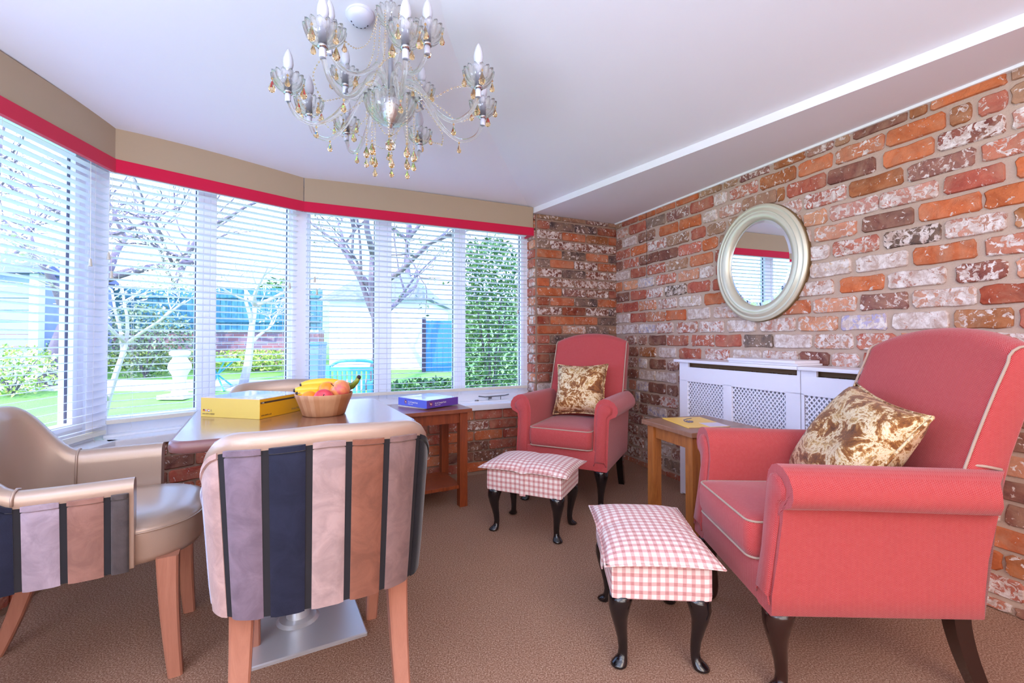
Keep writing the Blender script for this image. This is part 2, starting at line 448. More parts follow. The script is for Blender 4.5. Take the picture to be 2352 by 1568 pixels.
# floor
m = MB(); pts = [P0+RN*0.3, R1+RN*0.3, D2+Vector((-.3, 0)), D+Vector((-.3, 0)), C+Vector((-.3, .1)), B+Vector((-.2, .25)), A+Vector((-.1, .3)), P0+Vector((.0, .3))]
m.loft([[W(p, -0.03) for p in pts], [W(p, 0) for p in pts]])
struct(mk('floor', m, M_carpet))

# sloping ceiling: min of four planes rising from their eaves, cut into exact facets
S1 = Vector((0.157, 3.568)); S2 = Vector((1.604, 1.425)); SD = (S2-S1).normalized()
S3 = S1 + SD*((REAR_Y-S1.y)/SD.y)
if (S3-Vector((0, 0))).dot(RN) > (P0).dot(RN)-0.02:           # soffit meets the wall before the rear
    den = SD.dot(RN); t = (P0.dot(RN)-S1.dot(RN)-0.10)/den; S3 = S1+SD*t
def inward(p, q):                                             # unit normal to the right of p->q
    d = (q-p).normalized(); return Vector((d.y, -d.x))
planes = [(A, inward(B, A), Z_EAVE), (B, inward(C, B), Z_EAVE), (C, inward(D, C), Z_EAVE), (S1, -Vector((-SD.y, SD.x)), Z_EAVE-0.004)]
def hplane(i, p):
    o, n, z = planes[i]; return z + SLOPE*(p-o).dot(n)
region = [C+Vector((-.14, .04)), B+Vector((-.08, .12)), A+Vector((-.06, .14)), S1, S3, R1+Vector((-.1, 0)), D2+Vector((-.14, 0))]
def clip(poly, g):
    out = []
    for i in range(len(poly)):
        a, b = poly[i], poly[(i+1) % len(poly)]; ga, gb = g(a), g(b)
        if ga <= 0: out.append(a)
        if ga*gb < 0: out.append(a+(b-a)*(ga/(ga-gb)))
    return out
def hsmooth(p, k=0.03): return -k*math.log(sum(math.exp(-hplane(i, p)/k) for i in range(3)))+0.004
# the bay side: three planes run softly into each other (plastered hips)
nx_, ny_ = 90, 110; x0_, x1_, y0_, y1_ = -2.6, 4.0, -3.05, 3.9; g_ = MB()
g_.grid(lambda u, v: (x0_+(x1_-x0_)*u, y0_+(y1_-y0_)*v, hsmooth(Vector((x0_+(x1_-x0_)*u, y0_+(y1_-y0_)*v)))), nx_, ny_)
o = struct(mk('ceiling', g_, M_ceiling, recalc=False, smooth=True, uv=None))
bm = bmesh.new(); bm.from_mesh(o.data)
for (p_, q_, off) in ((B, A, .14), (C, B, .14), (D, C, .14), (R1, P0, 0.05)):
    n_ = -inward(p_, q_) if p_ is not R1 else RN; c_ = p_+n_*off
    bmesh.ops.bisect_plane(bm, geom=bm.verts[:]+bm.edges[:]+bm.faces[:], plane_co=(c_.x, c_.y, 0), plane_no=(n_.x, n_.y, 0), clear_outer=True)
bm.to_mesh(o.data); bm.free()
# the plane rising from the soffit; where it lies lower it is the visible one, meeting the other in a crisp hip
m = MB(); m.add([W(p, hplane(3, p)) for p in region], [tuple(range(len(region)))]); struct(mk('ceiling_slope', m, M_ceiling, recalc=False))
bpy.context.view_layer.update()
top = MB(); top.box((-3, -3.2, 2.75), (4.2, 4.6, 2.8)); struct(mk('ceiling_deck', top, M_ceiling)); bpy.data.objects['ceiling_deck'].name = 'roof_deck'
# boxed soffit beside the brick wall, with its little upstand
Q = MB()
wr = lambda t: P0 + RD*t
sof = [S1, PIER+Vector((-.01, -.02)), P0+RN*0.1, wr(9.0)+RN*0.1, S3+Vector((0.1, -0.2))]
sof = [S1, PIER+Vector((0.0, 0.1)), P0+RN*0.1, R1+RN*0.1, R1+Vector((-.12, 0)), S3]
Q.loft([[W(p, Z_SOFF) for p in sof], [W(p, Z_SOFF+0.046) for p in sof]])
struct(mk('trim_1', Q, M_ceiling))
a, L = wframe(P0, R1)
m = MB(); m.box((0.0, -0.022, Z_SOFF-0.012), (L, 0.03, Z_SOFF+0.004), 0.002)
struct(mk('trim_2', m, M_trimw, loc=W(P0, 0), rot=(0, 0, a)))
# closing walls out of view
def plainwall(name, p, q, z0, z1, th=0.1, parent=None):
    a, L = wframe(p, q); m = MB(); m.box((0, 0, z0), (L, th, z1)); return struct(mk(name, m, M_wallpaint, loc=W(p, 0), rot=(0, 0, a)))
plainwall('wall_rear', R1, D2, 0, 2.75)
plainwall('wall_left', D2, D, 0, 2.75)
def lintel(p, q, e0, e1):
    a, L = wframe(p, q); m = MB(); m.box((-e0, 0.125, 1.93), (L+e1, 0.25, 2.75)); return struct(mk('lintel', m, M_wallpaint, loc=W(p, 0), rot=(0, 0, a)))
lintel(D, C, 0, .11); lintel(C, B, .11, .05); lintel(B, A, .05, .14)
for i, o in enumerate([o for o in list(COL.objects) if o.name.startswith('lintel')]): o.name = 'wall_lintel_%d' % (i+1)

# ------------------------------------------------------------------ bricks
def brick_mesh(idx, Lx, Hz, rough):
    rnd = random.Random(100+idx); r = 0.006+rough*0.005; hx, hz = Lx/2, Hz/2
    pts = []
    for sx, sz in ((1, 1), (-1, 1), (-1, -1), (1, -1)):
        cc = [(sx*hx, sz*(hz-r)), (sx*(hx-r), sz*hz)]
        if sx*sz < 0: cc.reverse()
        pts += cc
    out = []
    for i in range(len(pts)):
        p, q = pts[i], pts[(i+1) % len(pts)]; out.append(p)
        d = math.hypot(q[0]-p[0], q[1]-p[1])
        n = 3 if d > 0.12 else (2 if d > 0.06 else (1 if d > 0.03 else 0))
        for k in range(1, n+1): out.append((p[0]+(q[0]-p[0])*k/(n+1), p[1]+(q[1]-p[1])*k/(n+1)))
    j = 0.0034*rough
    out = [(x+rnd.uniform(-j, j), z+rnd.uniform(-j, j)) for x, z in out]
    ins = 0.0035
    def ring(y, k): return [(x-math.copysign(min(k, abs(x)), x), y, z-math.copysign(min(k, abs(z)), z)) for x, z in out]
    m = MB(); m.loft([ring(0.012, 0), ring(-0.006, 0), ring(-0.0105, ins)])
    me = mesh_of('brick', m, M_brick, smooth=True, auto=40, uv=None)
    return me
BM = {}
for k in range(6):
    BM[('l', k, 1)] = brick_mesh(k, 0.222, 0.072, 1.0); BM[('s', k, 1)] = brick_mesh(20+k, 0.108, 0.072, 1.0)
for k in range(4):
    BM[('l', k, 0)] = brick_mesh(40+k, 0.222, 0.066, 0.35); BM[('s', k, 0)] = brick_mesh(60+k, 0.106, 0.066, 0.35)
PAL = {  # colour, cleanliness (1 = bare brick, lower = more lime and old paint left on it)
 'R': ((178, 84, 66), .90), 'r': ((196, 104, 84), .72), 'O': ((208, 106, 58), .93), 'o': ((208, 124, 86), .74),
 'M': ((122, 70, 62), .88), 'm': ((146, 96, 88), .70), 'W': ((190, 140, 124), .36), 'w': ((202, 142, 122), .54),
 'C': ((214, 186, 150), .38), 'P': ((222, 152, 118), .74), 'p': ((204, 146, 130), .62), 'B': ((176, 178, 214), .46),
 'T': ((166, 124, 96), .78), 'G': ((124, 106, 100), .80), 'K': ((48, 46, 50), .60), 'X': ((186, 104, 88), .57),
 'Y': ((166, 96, 50), .84), 'D': ((158, 62, 36), .93), 'S': ((138, 74, 64), .62), 'Z': ((128, 62, 50), .60), 'Q': ((96, 78, 78), .86)}
brick_rng = random.Random(3)
def lay(wall, x0, x1, z0, z1, code, old=1, joined=None):
    Lx, Hz = x1-x0, z1-z0
    if Lx < 0.012: return
    kind = 'l' if Lx > 0.16 else 's'; k = brick_rng.randrange(6 if old else 4)
    me = BM[(kind, k, old)]; nl = 0.222 if kind == 'l' else (0.108 if old else 0.106); nh = 0.072 if old else 0.066
    o = bpy.data.objects.new('brick', me); COL.objects.link(o); o.parent = wall
    o.location = ((x0+x1)/2, brick_rng.uniform(-0.003, 0.002) if old else brick_rng.uniform(-.0008, .0008), (z0+z1)/2)
    fl = -1 if brick_rng.random() < .5 else 1
    o.scale = (Lx/nl, 1, Hz/nh)
    o.rotation_euler = (0, brick_rng.uniform(-.012, .012) if old else 0, 0)
    c, cl = PAL[code]; c = lin(c); j = brick_rng.uniform(0.88, 1.12)
    o.color = (min(1, c[0]*j), min(1, c[1]*j*brick_rng.uniform(.93, 1.07)), min(1, c[2]*j), cl)
    return o

# right wall: rows read off the photograph as (pixel from, pixel to, colour); each pixel column is cast onto the wall plane
aR, LR = wframe(P0, R1)
m = MB(); m.box((-0.05, 0.0, 0), (LR, 0.22, 2.75)); wall_right = struct(mk('wall_right', m, M_mortar, loc=W(P0, 0), rot=(0, 0, aR)))
cR = P0.dot(RN)
def wall_u(px):
    k = (px-1176)/F_PX; Y = cR/(RN.x*k+RN.y); return (Vector((k*Y, Y))-P0).dot(RD)
ROWS = {
10: "1414 1428 T 1431 1466 R 1469 1507 O 1510 1553 O 1556 1607 O 1609 1660 T 1667 1697 T 1704 1772 m 1783 1854 Y 1859 1920 m 1926 1957 T 1966 2090 M 2099 2137 Y 2147 2324 O 2333 2440 T",
9: "1419 1443 p 1448 1485 R 1488 1530 G 1534 1584 m 1589 1641 R 1645 1672 C 1681 1744 r 1751 1832 Y 1840 1917 O 1926 2038 o 2044 2181 O 2192 2242 Y 2257 2326 r 2333 2440 T",
8: "1415 1429 M 1433 1464 W 1469 1506 M 1517 1560 O 1564 1613 O 1618 1650 C 1656 1705 p 1709 1788 T 1790 1806 Y 1812 1901 R 1907 2018 M 2036 2152 O 2162 2320 S 2335 2440 p",
7: "1416 1448 r 1452 1488 O 1491 1533 X 1535 1584 T 1591 1623 R 1628 1670 T 1676 1740 T 1746 1794 R 1799 1845 p 1853 1948 X 1957 2080 Y 2092 2247 m 2261 2400 r",
6: "1416 1431 M 1434 1468 r 1471 1514 M 1515 1558 M 1561 1612 r 1617 1650 O 1656 1720 T 1728 1790 R 1796 1845 T 1850 1903 P 1910 2022 p 2026 2162 w 2175 2317 R 2342 2440 O",
5: "1417 1447 W 1451 1484 R 1489 1530 r 1534 1581 T 1587 1640 O 1646 1700 R 1708 1770 O 1778 1836 T 1843 1866 C 1875 1971 P 1985 2105 M 2117 2260 O 2268 2400 O",
4: "1417 1430 O 1435 1465 P 1469 1504 B 1511 1553 r 1561 1607 P 1611 1640 W 1648 1710 R 1718 1780 O 1788 1846 T 1852 1910 W 1917 2021 X 2034 2165 K 2176 2318 w 2337 2440 Y",
3: "1417 1446 M 1451 1485 R 1489 1524 X 1530 1578 K 1582 1632 R 1640 1696 R 1704 1765 p 1772 1842 R 1850 1858 w 1865 1957 C 1970 2089 W 2103 2247 O 2266 2400 r",
2: "1417 1431 R 1433 1466 R 1470 1508 o 1514 1556 w 1561 1612 C 1620 1668 O 1675 1738 T 1745 1826 R 1834 1918 w 1933 2033 O 2044 2176 W 2202 2316 S 2339 2440 P",
1: "1417 1448 W 1450 1484 R 1486 1528 o 1531 1577 O 1582 1632 C 1641 1705 w 1712 1780 r 1788 1864 O 1871 1969 P 1979 2089 m 2099 2245 w 2255 2420 D",
0: "1417 1429 W 1431 1466 W 1470 1506 B 1510 1547 X 1557 1603 X 1609 1665 w 1673 1737 C 1749 1828 w 1836 1925 P 1934 2039 B 2053 2183 W 2194 2329 Y 2345 2440 R",
-1: "1437 1462 m 1468 1486 m 1492 1530 M 1534 1581 R 1590 1641 r 1645 1703 R 1710 1777 G 1781 1866 W 1873 1962 w 1970 2060 r",
-2: "1440 1466 M 1471 1507 Y 1515 1553 C 1561 1610 R 1621 1676 X 1685 1748 C 1754 1833 w 1838 1905 M 1912 1975 w 1984 2080 R",
-3: "1446 1464 m 1469 1486 B 1494 1529 M 1535 1560 m 1568 1620 R", -4: "1442 1466 M 1470 1506 C 1509 1553 C 1560 1610 m",
-5: "1446 1460 R 1463 1489 B 1491 1529 M 1533 1557 M 1563 1610 m", -6: "1445 1457 M 1461 1470 B 1472 1493 M 1494 1515 M 1518 1557 X 1563 1610 m",
-7: "1440 1466 m 1470 1487 M 1489 1531 B 1535 1557 m 1563 1610 w", -8: "1446 1478 m 1483 1512 S 1517 1560 S 1566 1610 m",
-9: "1440 1465 S 1470 1500 m 1506 1548 W 1553 1600 m", -10: "1446 1478 S 1483 1506 W 1511 1540 W 1545 1590 m", -11: "1440 1470 m 1476 1520 S 1526 1570 G"}
def fixed(s):
    t = s.split(); return [(wall_u(float(t[i])), wall_u(float(t[i+1])), t[i+2]) for i in range(0, len(t), 3)]
u_vis = 3.05
rr = random.Random(11); hidden = []
for k in range(-12, 11):
    z0 = 1.035+0.0895*k; z1 = z0+0.075
    if z1 <= 0.02: continue
    if k >= 10: z1 = Z_SOFF-0.004
    z0 = max(z0, 0.0)
    fx = fixed(ROWS[k]) if k in ROWS else []
    fx = [(max(a, 0.004), b, c) for a, b, c in fx]
    for a, b, c in fx: lay(wall_right, a, b, z0+0.002, z1, c)
    u = fx[-1][1]+0.012 if fx else 0.004
    while u < LR-0.05:
        l = rr.choice([.225, .225, .21, .23, .11]); a, b = u, u+l; u = b+0.013
        code = rr.choice('RRrOomMMwXYTPD')
        if a < u_vis and (k < 0 and a > 2.0): lay(wall_right, a, b, z0+0.002, z1, code)
        else: hidden.append((a, b, z0+0.002, z1, code))
hm = MB()
for a, b, z0, z1, c in hidden: hm.box((a, -0.009, z0), (b, 0.012, z1), 0)
if hidden:
    hb = stuff(mk('brick_courses', hm, M_brick, wall_right, uv=None)); hb.color = (*lin((178, 90, 66)), .8)

# end wall of the alcove: modern bricks in stretcher bond
aE, LE = wframe(PIER, P0)
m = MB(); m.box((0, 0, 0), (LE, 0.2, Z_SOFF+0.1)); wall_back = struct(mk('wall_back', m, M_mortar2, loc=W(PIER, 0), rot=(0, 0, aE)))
seq = ["TTmT", "RQQDRR", "ZOYOO", "GZZZM", "OQOQ", "GOZOG", "ZQZZ", "OZZZG", "OmZR", "DOQOO", "SDZQ", "DOOQY", "OPGT", "RQRR", "RMRM", "DMRO", "RDRM", "RMRM", "WMRM"]
NP = 0.0755
for r in range(27):
    z1 = Z_SOFF-0.005-r*NP+0.03; z0 = z1-0.065
    if r == 0: z1 = Z_SOFF-0.004; z0 = 1.945
    if z0 < 0: z0 = 0
    if z1 < 0.02: break
    half = (r % 2 == 1); u = 0.004; i = 0; s = seq[r] if r < len(seq) else ''.join(rr.choice('RMORSmG') for _ in range(6))
    while u < LE-0.018:
        l = (0.108 if (half and i == 0) else 0.2195)
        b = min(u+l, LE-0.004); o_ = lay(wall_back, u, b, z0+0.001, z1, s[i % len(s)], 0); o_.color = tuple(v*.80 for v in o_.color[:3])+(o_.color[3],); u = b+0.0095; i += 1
# brick reveal between the window frame and the pier corner
m = MB(); m.box((0.001, 0, 0.474), (0.14, 0.006, Z_SOFF)); 
wall_rev = struct(mk('wall_reveal', m, M_mortar2, loc=W(PIER, 0), rot=(0, 0, aE+PI/2)))
for r in range(20):
    z1 = Z_SOFF-0.005-r*NP+0.03; z0 = z1-0.065
    if z0 < 0.5: break
    z1 = min(z1, Z_SOFF-0.004); cuts = [(0.012, 0.102), (0.111, 0.142)] if r % 2 else [(0.012, 0.045), (0.054, 0.142)]
    for (a0, b0) in cuts:
        o = lay(wall_rev, a0, b0, z0, z1, 'RrPwoRXp'[(r*3+int(a0*100)) % 8], 0)
        if o: o.location.y = 0.0088; o.rotation_euler = (0, 0, PI)

# ------------------------------------------------------------------ bay: low brick walls, sills, windows, blinds, pelmets
slat_cache = {}
def slat_mesh(L):
    key = round(L, 4)
    if key not in slat_cache:
        m = MB(); prof = [(-0.0175, -0.0009), (-0.006, 0.0009), (0.006, 0.0009), (0.0175, -0.0009)]
        rings = [[(x, y, z) for y, z in prof]+[(x, y, z-0.0011) for y, z in reversed(prof)] for x in (0, L)]
        m.loft(rings); slat_cache[key] = mesh_of('slat', m, M_slat, smooth=True, auto=50, uv=None)
    return slat_cache[key]
def add_slat(par, L, z, x0, y, tilt):
    o = bpy.data.objects.new('slat', slat_mesh(L)); COL.objects.link(o); o.parent = par; o.location = (x0, y, z); o.rotation_euler = (tilt, 0, 0)

def bay(i, p, q, e0, e1, mull, rail_z, codes, label_side, casement=None, cords=(), bl=(0.03, 0.03)):
    a, L = wframe(p, q)
    # dwarf wall
    m = MB(); m.box((-e0*0, 0.0, 0), (L, 0.24, H_SILL+0.006)); wl = struct(mk('wall_'+label_side, m, M_mortar2, loc=W(p, 0), rot=(0, 0, a)))
    rnd = random.Random(50+i)
    for r in range(7):
        z1 = H_SILL-0.006-r*NP; z0 = max(z1-0.065, 0.0)
        if z1 < 0.02: break
        u = 0.004; k = 0
        while u < L-0.02:
            l = 0.108 if (r % 2 and k == 0) else 0.2195
            b = min(u+l, L-0.003); lay(wl, u, b, z0, z1, rnd.choice(codes), 0); u = b+0.0095; k += 1
    # sill
    m = MB(); m.box((-e0*.2, -0.035, H_SILL), (L+e1*.2, 0.125, H_SILL+0.04), 0.006); m.box((-e0*.2, 0.07, H_SILL+0.04), (L+e1*.2, 0.13, H_SILL+0.052), 0.003)
    w_ = struct(thing('window_%d' % i, 'x', 'x', W(p, 0), a)); del w_['label']; del w_['category']
    mk('sill', m, M_upvc, w_)
    x0, x1 = -e0, L+e1; zb, zt = H_SILL+0.045, 1.95
    m = MB(); m.box((x0, 0.125, zb), (x1, 0.185, zb+0.06), 0.006); m.box((x0, 0.125, zt-0.07), (x1, 0.185, zt), 0.006)
    m.box((x0, 0.125, zb+.05), (x0+0.045, 0.185, zt-.06), 0.006); m.box((x1-0.045, 0.125, zb+.05), (x1, 0.185, zt-.06), 0.006)
    mk('frame', m, M_upvc, w_)
    ed = [x0+0.045]+[v for c, wd in mull for v in (c-wd/2, c+wd/2)]+[x1-0.045]
    for c, wd in mull:
        m = MB(); m.box((c-wd/2, 0.12, zb+0.055), (c+wd/2, 0.19, zt-0.065), 0.006); mk('mullion', m, M_upvc, w_)
    for k in range(0, len(ed), 2):
        s0, s1 = ed[k], ed[k+1]
        if s1-s0 < 0.06: continue
        m = MB(); t = 0.030
        m.box((s0, 0.117, zb+0.055), (s1, 0.178, zb+0.055+t), 0.006); m.box((s0, 0.117, zt-0.065-t), (s1, 0.178, zt-0.065), 0.006)
        m.box((s0, 0.117, zb+0.08), (s0+t, 0.178, zt-.09), 0.006); m.box((s1-t, 0.117, zb+0.08), (s1, 0.178, zt-.09), 0.006)
        sash = mk('sash', m, M_upvc, w_)
        m = MB(); g = 0.004
        for (lo, hi) in (((s0+t, 0.140, zb+.09), (s0+t+g, 0.15, zt-.1)), ((s1-t-g, 0.140, zb+.09), (s1-t, 0.15, zt-.1))): m.box(lo, hi)
        mk('gasket', m, M_upvc_dark, sash)
        m = MB(); m.box((s0+t, 0.149, zb+0.055+t), (s1-t, 0.152, zt-0.065-t)); mk('pane', m, M_pane, sash)
    # pelmet
    pe = thing('pelmet', '', 'pelmet', W(p, 0), a)
    g0, g1 = (0.004, 0.004)
    m = MB(); m.box((g0, -0.012, 1.862), (L-g1, 0.006, Z_EAVE-0.003), 0.002); mk('face_panel', m, M_taupe, pe)
    m = MB(); m.box((g0*.3, -0.016, 1.800), (L-g1*.3, 0.006, 1.8625), 0.002); mk('red_band', m, M_redband, pe)
    if i == 3:
        m = MB(); m.box((L-0.012, -0.010, 1.862), (L+0.006, 0.115, Z_EAVE-.003), .002); mk('return_panel', m, M_taupe, pe)
        m = MB(); m.box((L-0.008, -0.014, 1.800), (L+0.010, 0.115, 1.8625), .002); mk('red_return', m, M_redband, pe)
    # blind
    vb = thing('venetian_blind', '', 'blind', W(p, 0), a)
    s0, s1 = -e0*0.5+bl[0], L+e1*0.5-bl[1]; yb = 0.062
    m = MB(); m.box((s0, yb-0.02, 1.905), (s1, yb+0.02, 1.94), .003); mk('head_rail', m, M_upvc, vb)
    z = rail_z+0.03; P = 0.0352
    while z < 1.90: add_slat(vb, s1-s0, z, s0, yb, math.radians(-9)); z += P
    m = MB(); m.box((s0, yb-0.018, rail_z-0.010), (s1, yb+0.018, rail_z+0.010), .003); mk('bottom_rail', m, M_rail, vb)
    n = max(3, int((s1-s0)/0.36)); 
    for k in range(n):
        x = s0+0.09+(s1-s0-0.18)*k/(n-1)
        m = MB(); m.tube([(x, yb-0.018, rail_z+.01), (x, yb-0.018, 1.905)], 0.0006, 4); m.tube([(x+.012, yb+0.016, rail_z+.01), (x+.012, yb+0.016, 1.905)], 0.0006, 4)
        m.tube([(x, yb-0.018, rail_z-.005), (x+.004, yb-0.025, rail_z-.03), (x-.004, yb-.022, rail_z-.045)], 0.0006, 4)
        mk('ladder_cord', m, M_cord, vb)
    for (x, zz) in cords:
        m = MB(); m.tube([(x, yb-0.034, zz+.03), (x, yb-0.030, 1.905)], 0.0011, 5); c = mk('pull_cord', m, M_cord, vb)
        m = MB(); m.lathe([(0.002, 0.036), (0.0045, 0.034), (0.0075, 0.004), (0.0078, 0.0), (0.004, -0.001)], 12); mk('tassel', m, M_tassel, c, smooth=True, auto=40, loc=(x, yb-0.034, zz))
    return w_, pe, vb

t1 = math.tan(math.radians(24.5)); t2 = math.tan(math.radians(12.3))
e = 0.185
def seg_x(p, q, px, y=0.15):
    a, L = wframe(p, q); d = (q-p).normalized(); n = Vector((-d.y, d.x)); k = (px-1176)/F_PX
    # intersect view column with the line offset by y
    o = p+n*y; den = d.x-k*d.y; return (k*o.y-o.x)/den
xe1 = seg_x(D, C, 162, 0.15); Lw1 = (C-D).length+t1*0.16-0.046; xm1, wm1 = (xe1+Lw1)/2, Lw1-xe1
w1, p1, b1 = bay(1, D, C, 0, t1*0.16, [(xm1-0.95, 0.05), (xm1, wm1)], 0.545, 'RRMOmSXR', 'left_bay', cords=[(seg_x(D, C, 204, 0.03), 1.33)], bl=(0.02, -0.01))
xm2 = seg_x(C, B, 470)
w2, p2, b2 = bay(2, C, B, t1*0.16, t2*0.16, [(xm2, 0.034)], 0.592, 'RMROSGMRO', 'mid_bay', cords=[(seg_x(C, B, 247, 0.03), 1.38), (seg_x(C, B, 254, 0.03), 1.29), (seg_x(C, B, 664, 0.03), 1.31)])
xm3, xm4 = seg_x(B, A, 878), seg_x(B, A, 1053)
w3, p3, b3 = bay(3, B, A, t2*0.16, 0.035, [(xm3, 0.055), (xm4, 0.030)], 0.620, 'RMROSRMRO', 'right_bay', cords=[(seg_x(B, A, 722, 0.03), 1.36), (seg_x(B, A, 727, 0.03), 1.28), (seg_x(B, A, 1189, 0.03), 1.19)], bl=(0.035, 0.035))
tag(p1, 'long taupe pelmet with a crimson lower band at the far left', 'pelmet'); tag(p2, 'taupe pelmet with a crimson band over the middle bay window', 'pelmet'); tag(p3, 'taupe pelmet with a crimson band ending at the brick pier', 'pelmet')
tag(b1, 'white venetian blind on the far left bay window behind the striped tub chair', 'blind', 'white slatted blinds'); tag(b2, 'white venetian blind on the middle bay window behind the yellow box', 'blind', 'white slatted blinds'); tag(b3, 'white venetian blind on the right bay window beside the brick pier', 'blind', 'white slatted blinds')
# corner posts
def post(n, c, d1, d2, ysz=0.11):
    m = MB(); m.box((-0.045, -0.02, H_SILL+0.03), (0.045, 0.10, 1.95), 0.004)
    ang = math.atan2(d1.y+d2.y, d1.x+d2.x)
    return struct(mk('trim_%d' % n, m, M_upvc, loc=W(c, 0), rot=(0, 0, ang)))
dA = (A-B).normalized(); dB = (B-C).normalized(); dC = (C-D).normalized()
nrm = lambda d: Vector((-d.y, d.x))
def offc(c, d1, d2, y):
    n = (nrm(d1)+nrm(d2)).normalized(); return c+n*(y/n.dot(nrm(d1)))
post(3, offc(B, dB, dA, 0.105), dB, dA); post(4, offc(C, dC, dB, 0.10), dC, dB)
# window stay and catch on the right window
m = MB(); xh = seg_x(B, A, 1130, 0.10)
m.box((xh-.02, 0.10, H_SILL+.060), (xh+.0, 0.118, H_SILL+.075), .003); m.tube([(xh-.11, 0.098, H_SILL+.085), (xh-.06, 0.092, H_SILL+.078), (xh+.10, 0.092, H_SILL+.082), (xh+.14, .095, H_SILL+.088)], 0.0045, 8)
m.tube([(xh-.03, .092, H_SILL+.052), (xh-.03, .092, H_SILL+.08)], .003, 6); m.tube([(xh+.07, .092, H_SILL+.052), (xh+.07, .092, H_SILL+.08)], .003, 6)
m.lathe([(0.001, H_SILL+.05), (.016, H_SILL+.052), (.014, H_SILL+.060), (0.001, H_SILL+.062)], 14, xh-.13, .085)
mk('window_stay', m, M_grey, w3, smooth=True, auto=40)
# thin cable hanging against the brick wall
m = MB(); u = wall_u(1489); m.tube([(u, -.014, 1.97), (u+.002, -.014, 1.7), (u, -.013, 1.45)], .0013, 5)
tag(mk('cable', m, M_gapcloth, loc=W(P0, 0), rot=(0, 0, aR)), 'thin dark cable hanging down the brick wall between alcove corner and mirror', 'cable')
# ------------------------------------------------------------------ tub chairs
def ss(t): t = max(0, min(1, t)); return t*t*(3-2*t)
def tub_outline():
    pts = []
    for i in range(13): pts.append((0.254+0.004*math.sin(PI*i/12), 0.135-0.235*i/12))
    for i in range(1, 31):
        t = PI/2*i/30; n = 2/3.0
        pts.append((0.254*math.cos(t)**n if i < 30 else 0.0, -0.10-0.195*math.sin(t)**n))
    half = pts; full = half+[(-x, y) for x, y in reversed(half[:-1])]
    return full                          # from the right arm tip (+x) round the back to the left arm tip
_out = tub_outline()
_len = [0]
for a_, b_ in zip(_out, _out[1:]): _len.append(_len[-1]+math.hypot(b_[0]-a_[0], b_[1]-a_[1]))
TUB_L = _len[-1]
def tub_at(s):
    s = max(0, min(TUB_L, s)); i = 0
    while i < len(_len)-2 and _len[i+1] < s: i += 1
    t = (s-_len[i])/(_len[i+1]-_len[i]); a_, b_ = _out[i], _out[i+1]
    p = Vector((a_[0]+(b_[0]-a_[0])*t, a_[1]+(b_[1]-a_[1])*t))
    def tan(k):
        k = max(1, min(len(_out)-2, k)); return (Vector(_out[k+1])-Vector(_out[k-1])).normalized()
    tg = (tan(i)*(1-t)+tan(i+1)*t).normalized(); nm = Vector((-tg.y, tg.x))
    return p, (nm if nm.dot(p-Vector((0, -0.05))) > 0 else -nm)
def tub_top(p): return 0.612+0.168*ss((-0.095-p.y)/0.17)+0.012*(1-min(1, abs(p.x)/.25))*(1 if p.y < -.2 else 0)
ZB = 0.362
def tub_surf(s, z, off=0.0):
    p, n = tub_at(s); q = p+n*(off+(z-ZB)*0.075-0.004); return (q.x, q.y, z)
STRIPE = ['grey', 'rose', 'navy', 'ice', 'beige', 'mauve', 'navy', 'pale', 'copper', 'taupe', 'black', 'navy', 'lilac', 'rose', 'grey']
SC_ = dict(navy=(34, 38, 58), ice=(190, 194, 220), beige=(184, 154, 148), mauve=(124, 108, 122), pale=(176, 152, 150), copper=(138, 90, 72), taupe=(132, 106, 102), black=(26, 26, 32), lilac=(168, 152, 164), rose=(152, 112, 100), grey=(84, 76, 76))
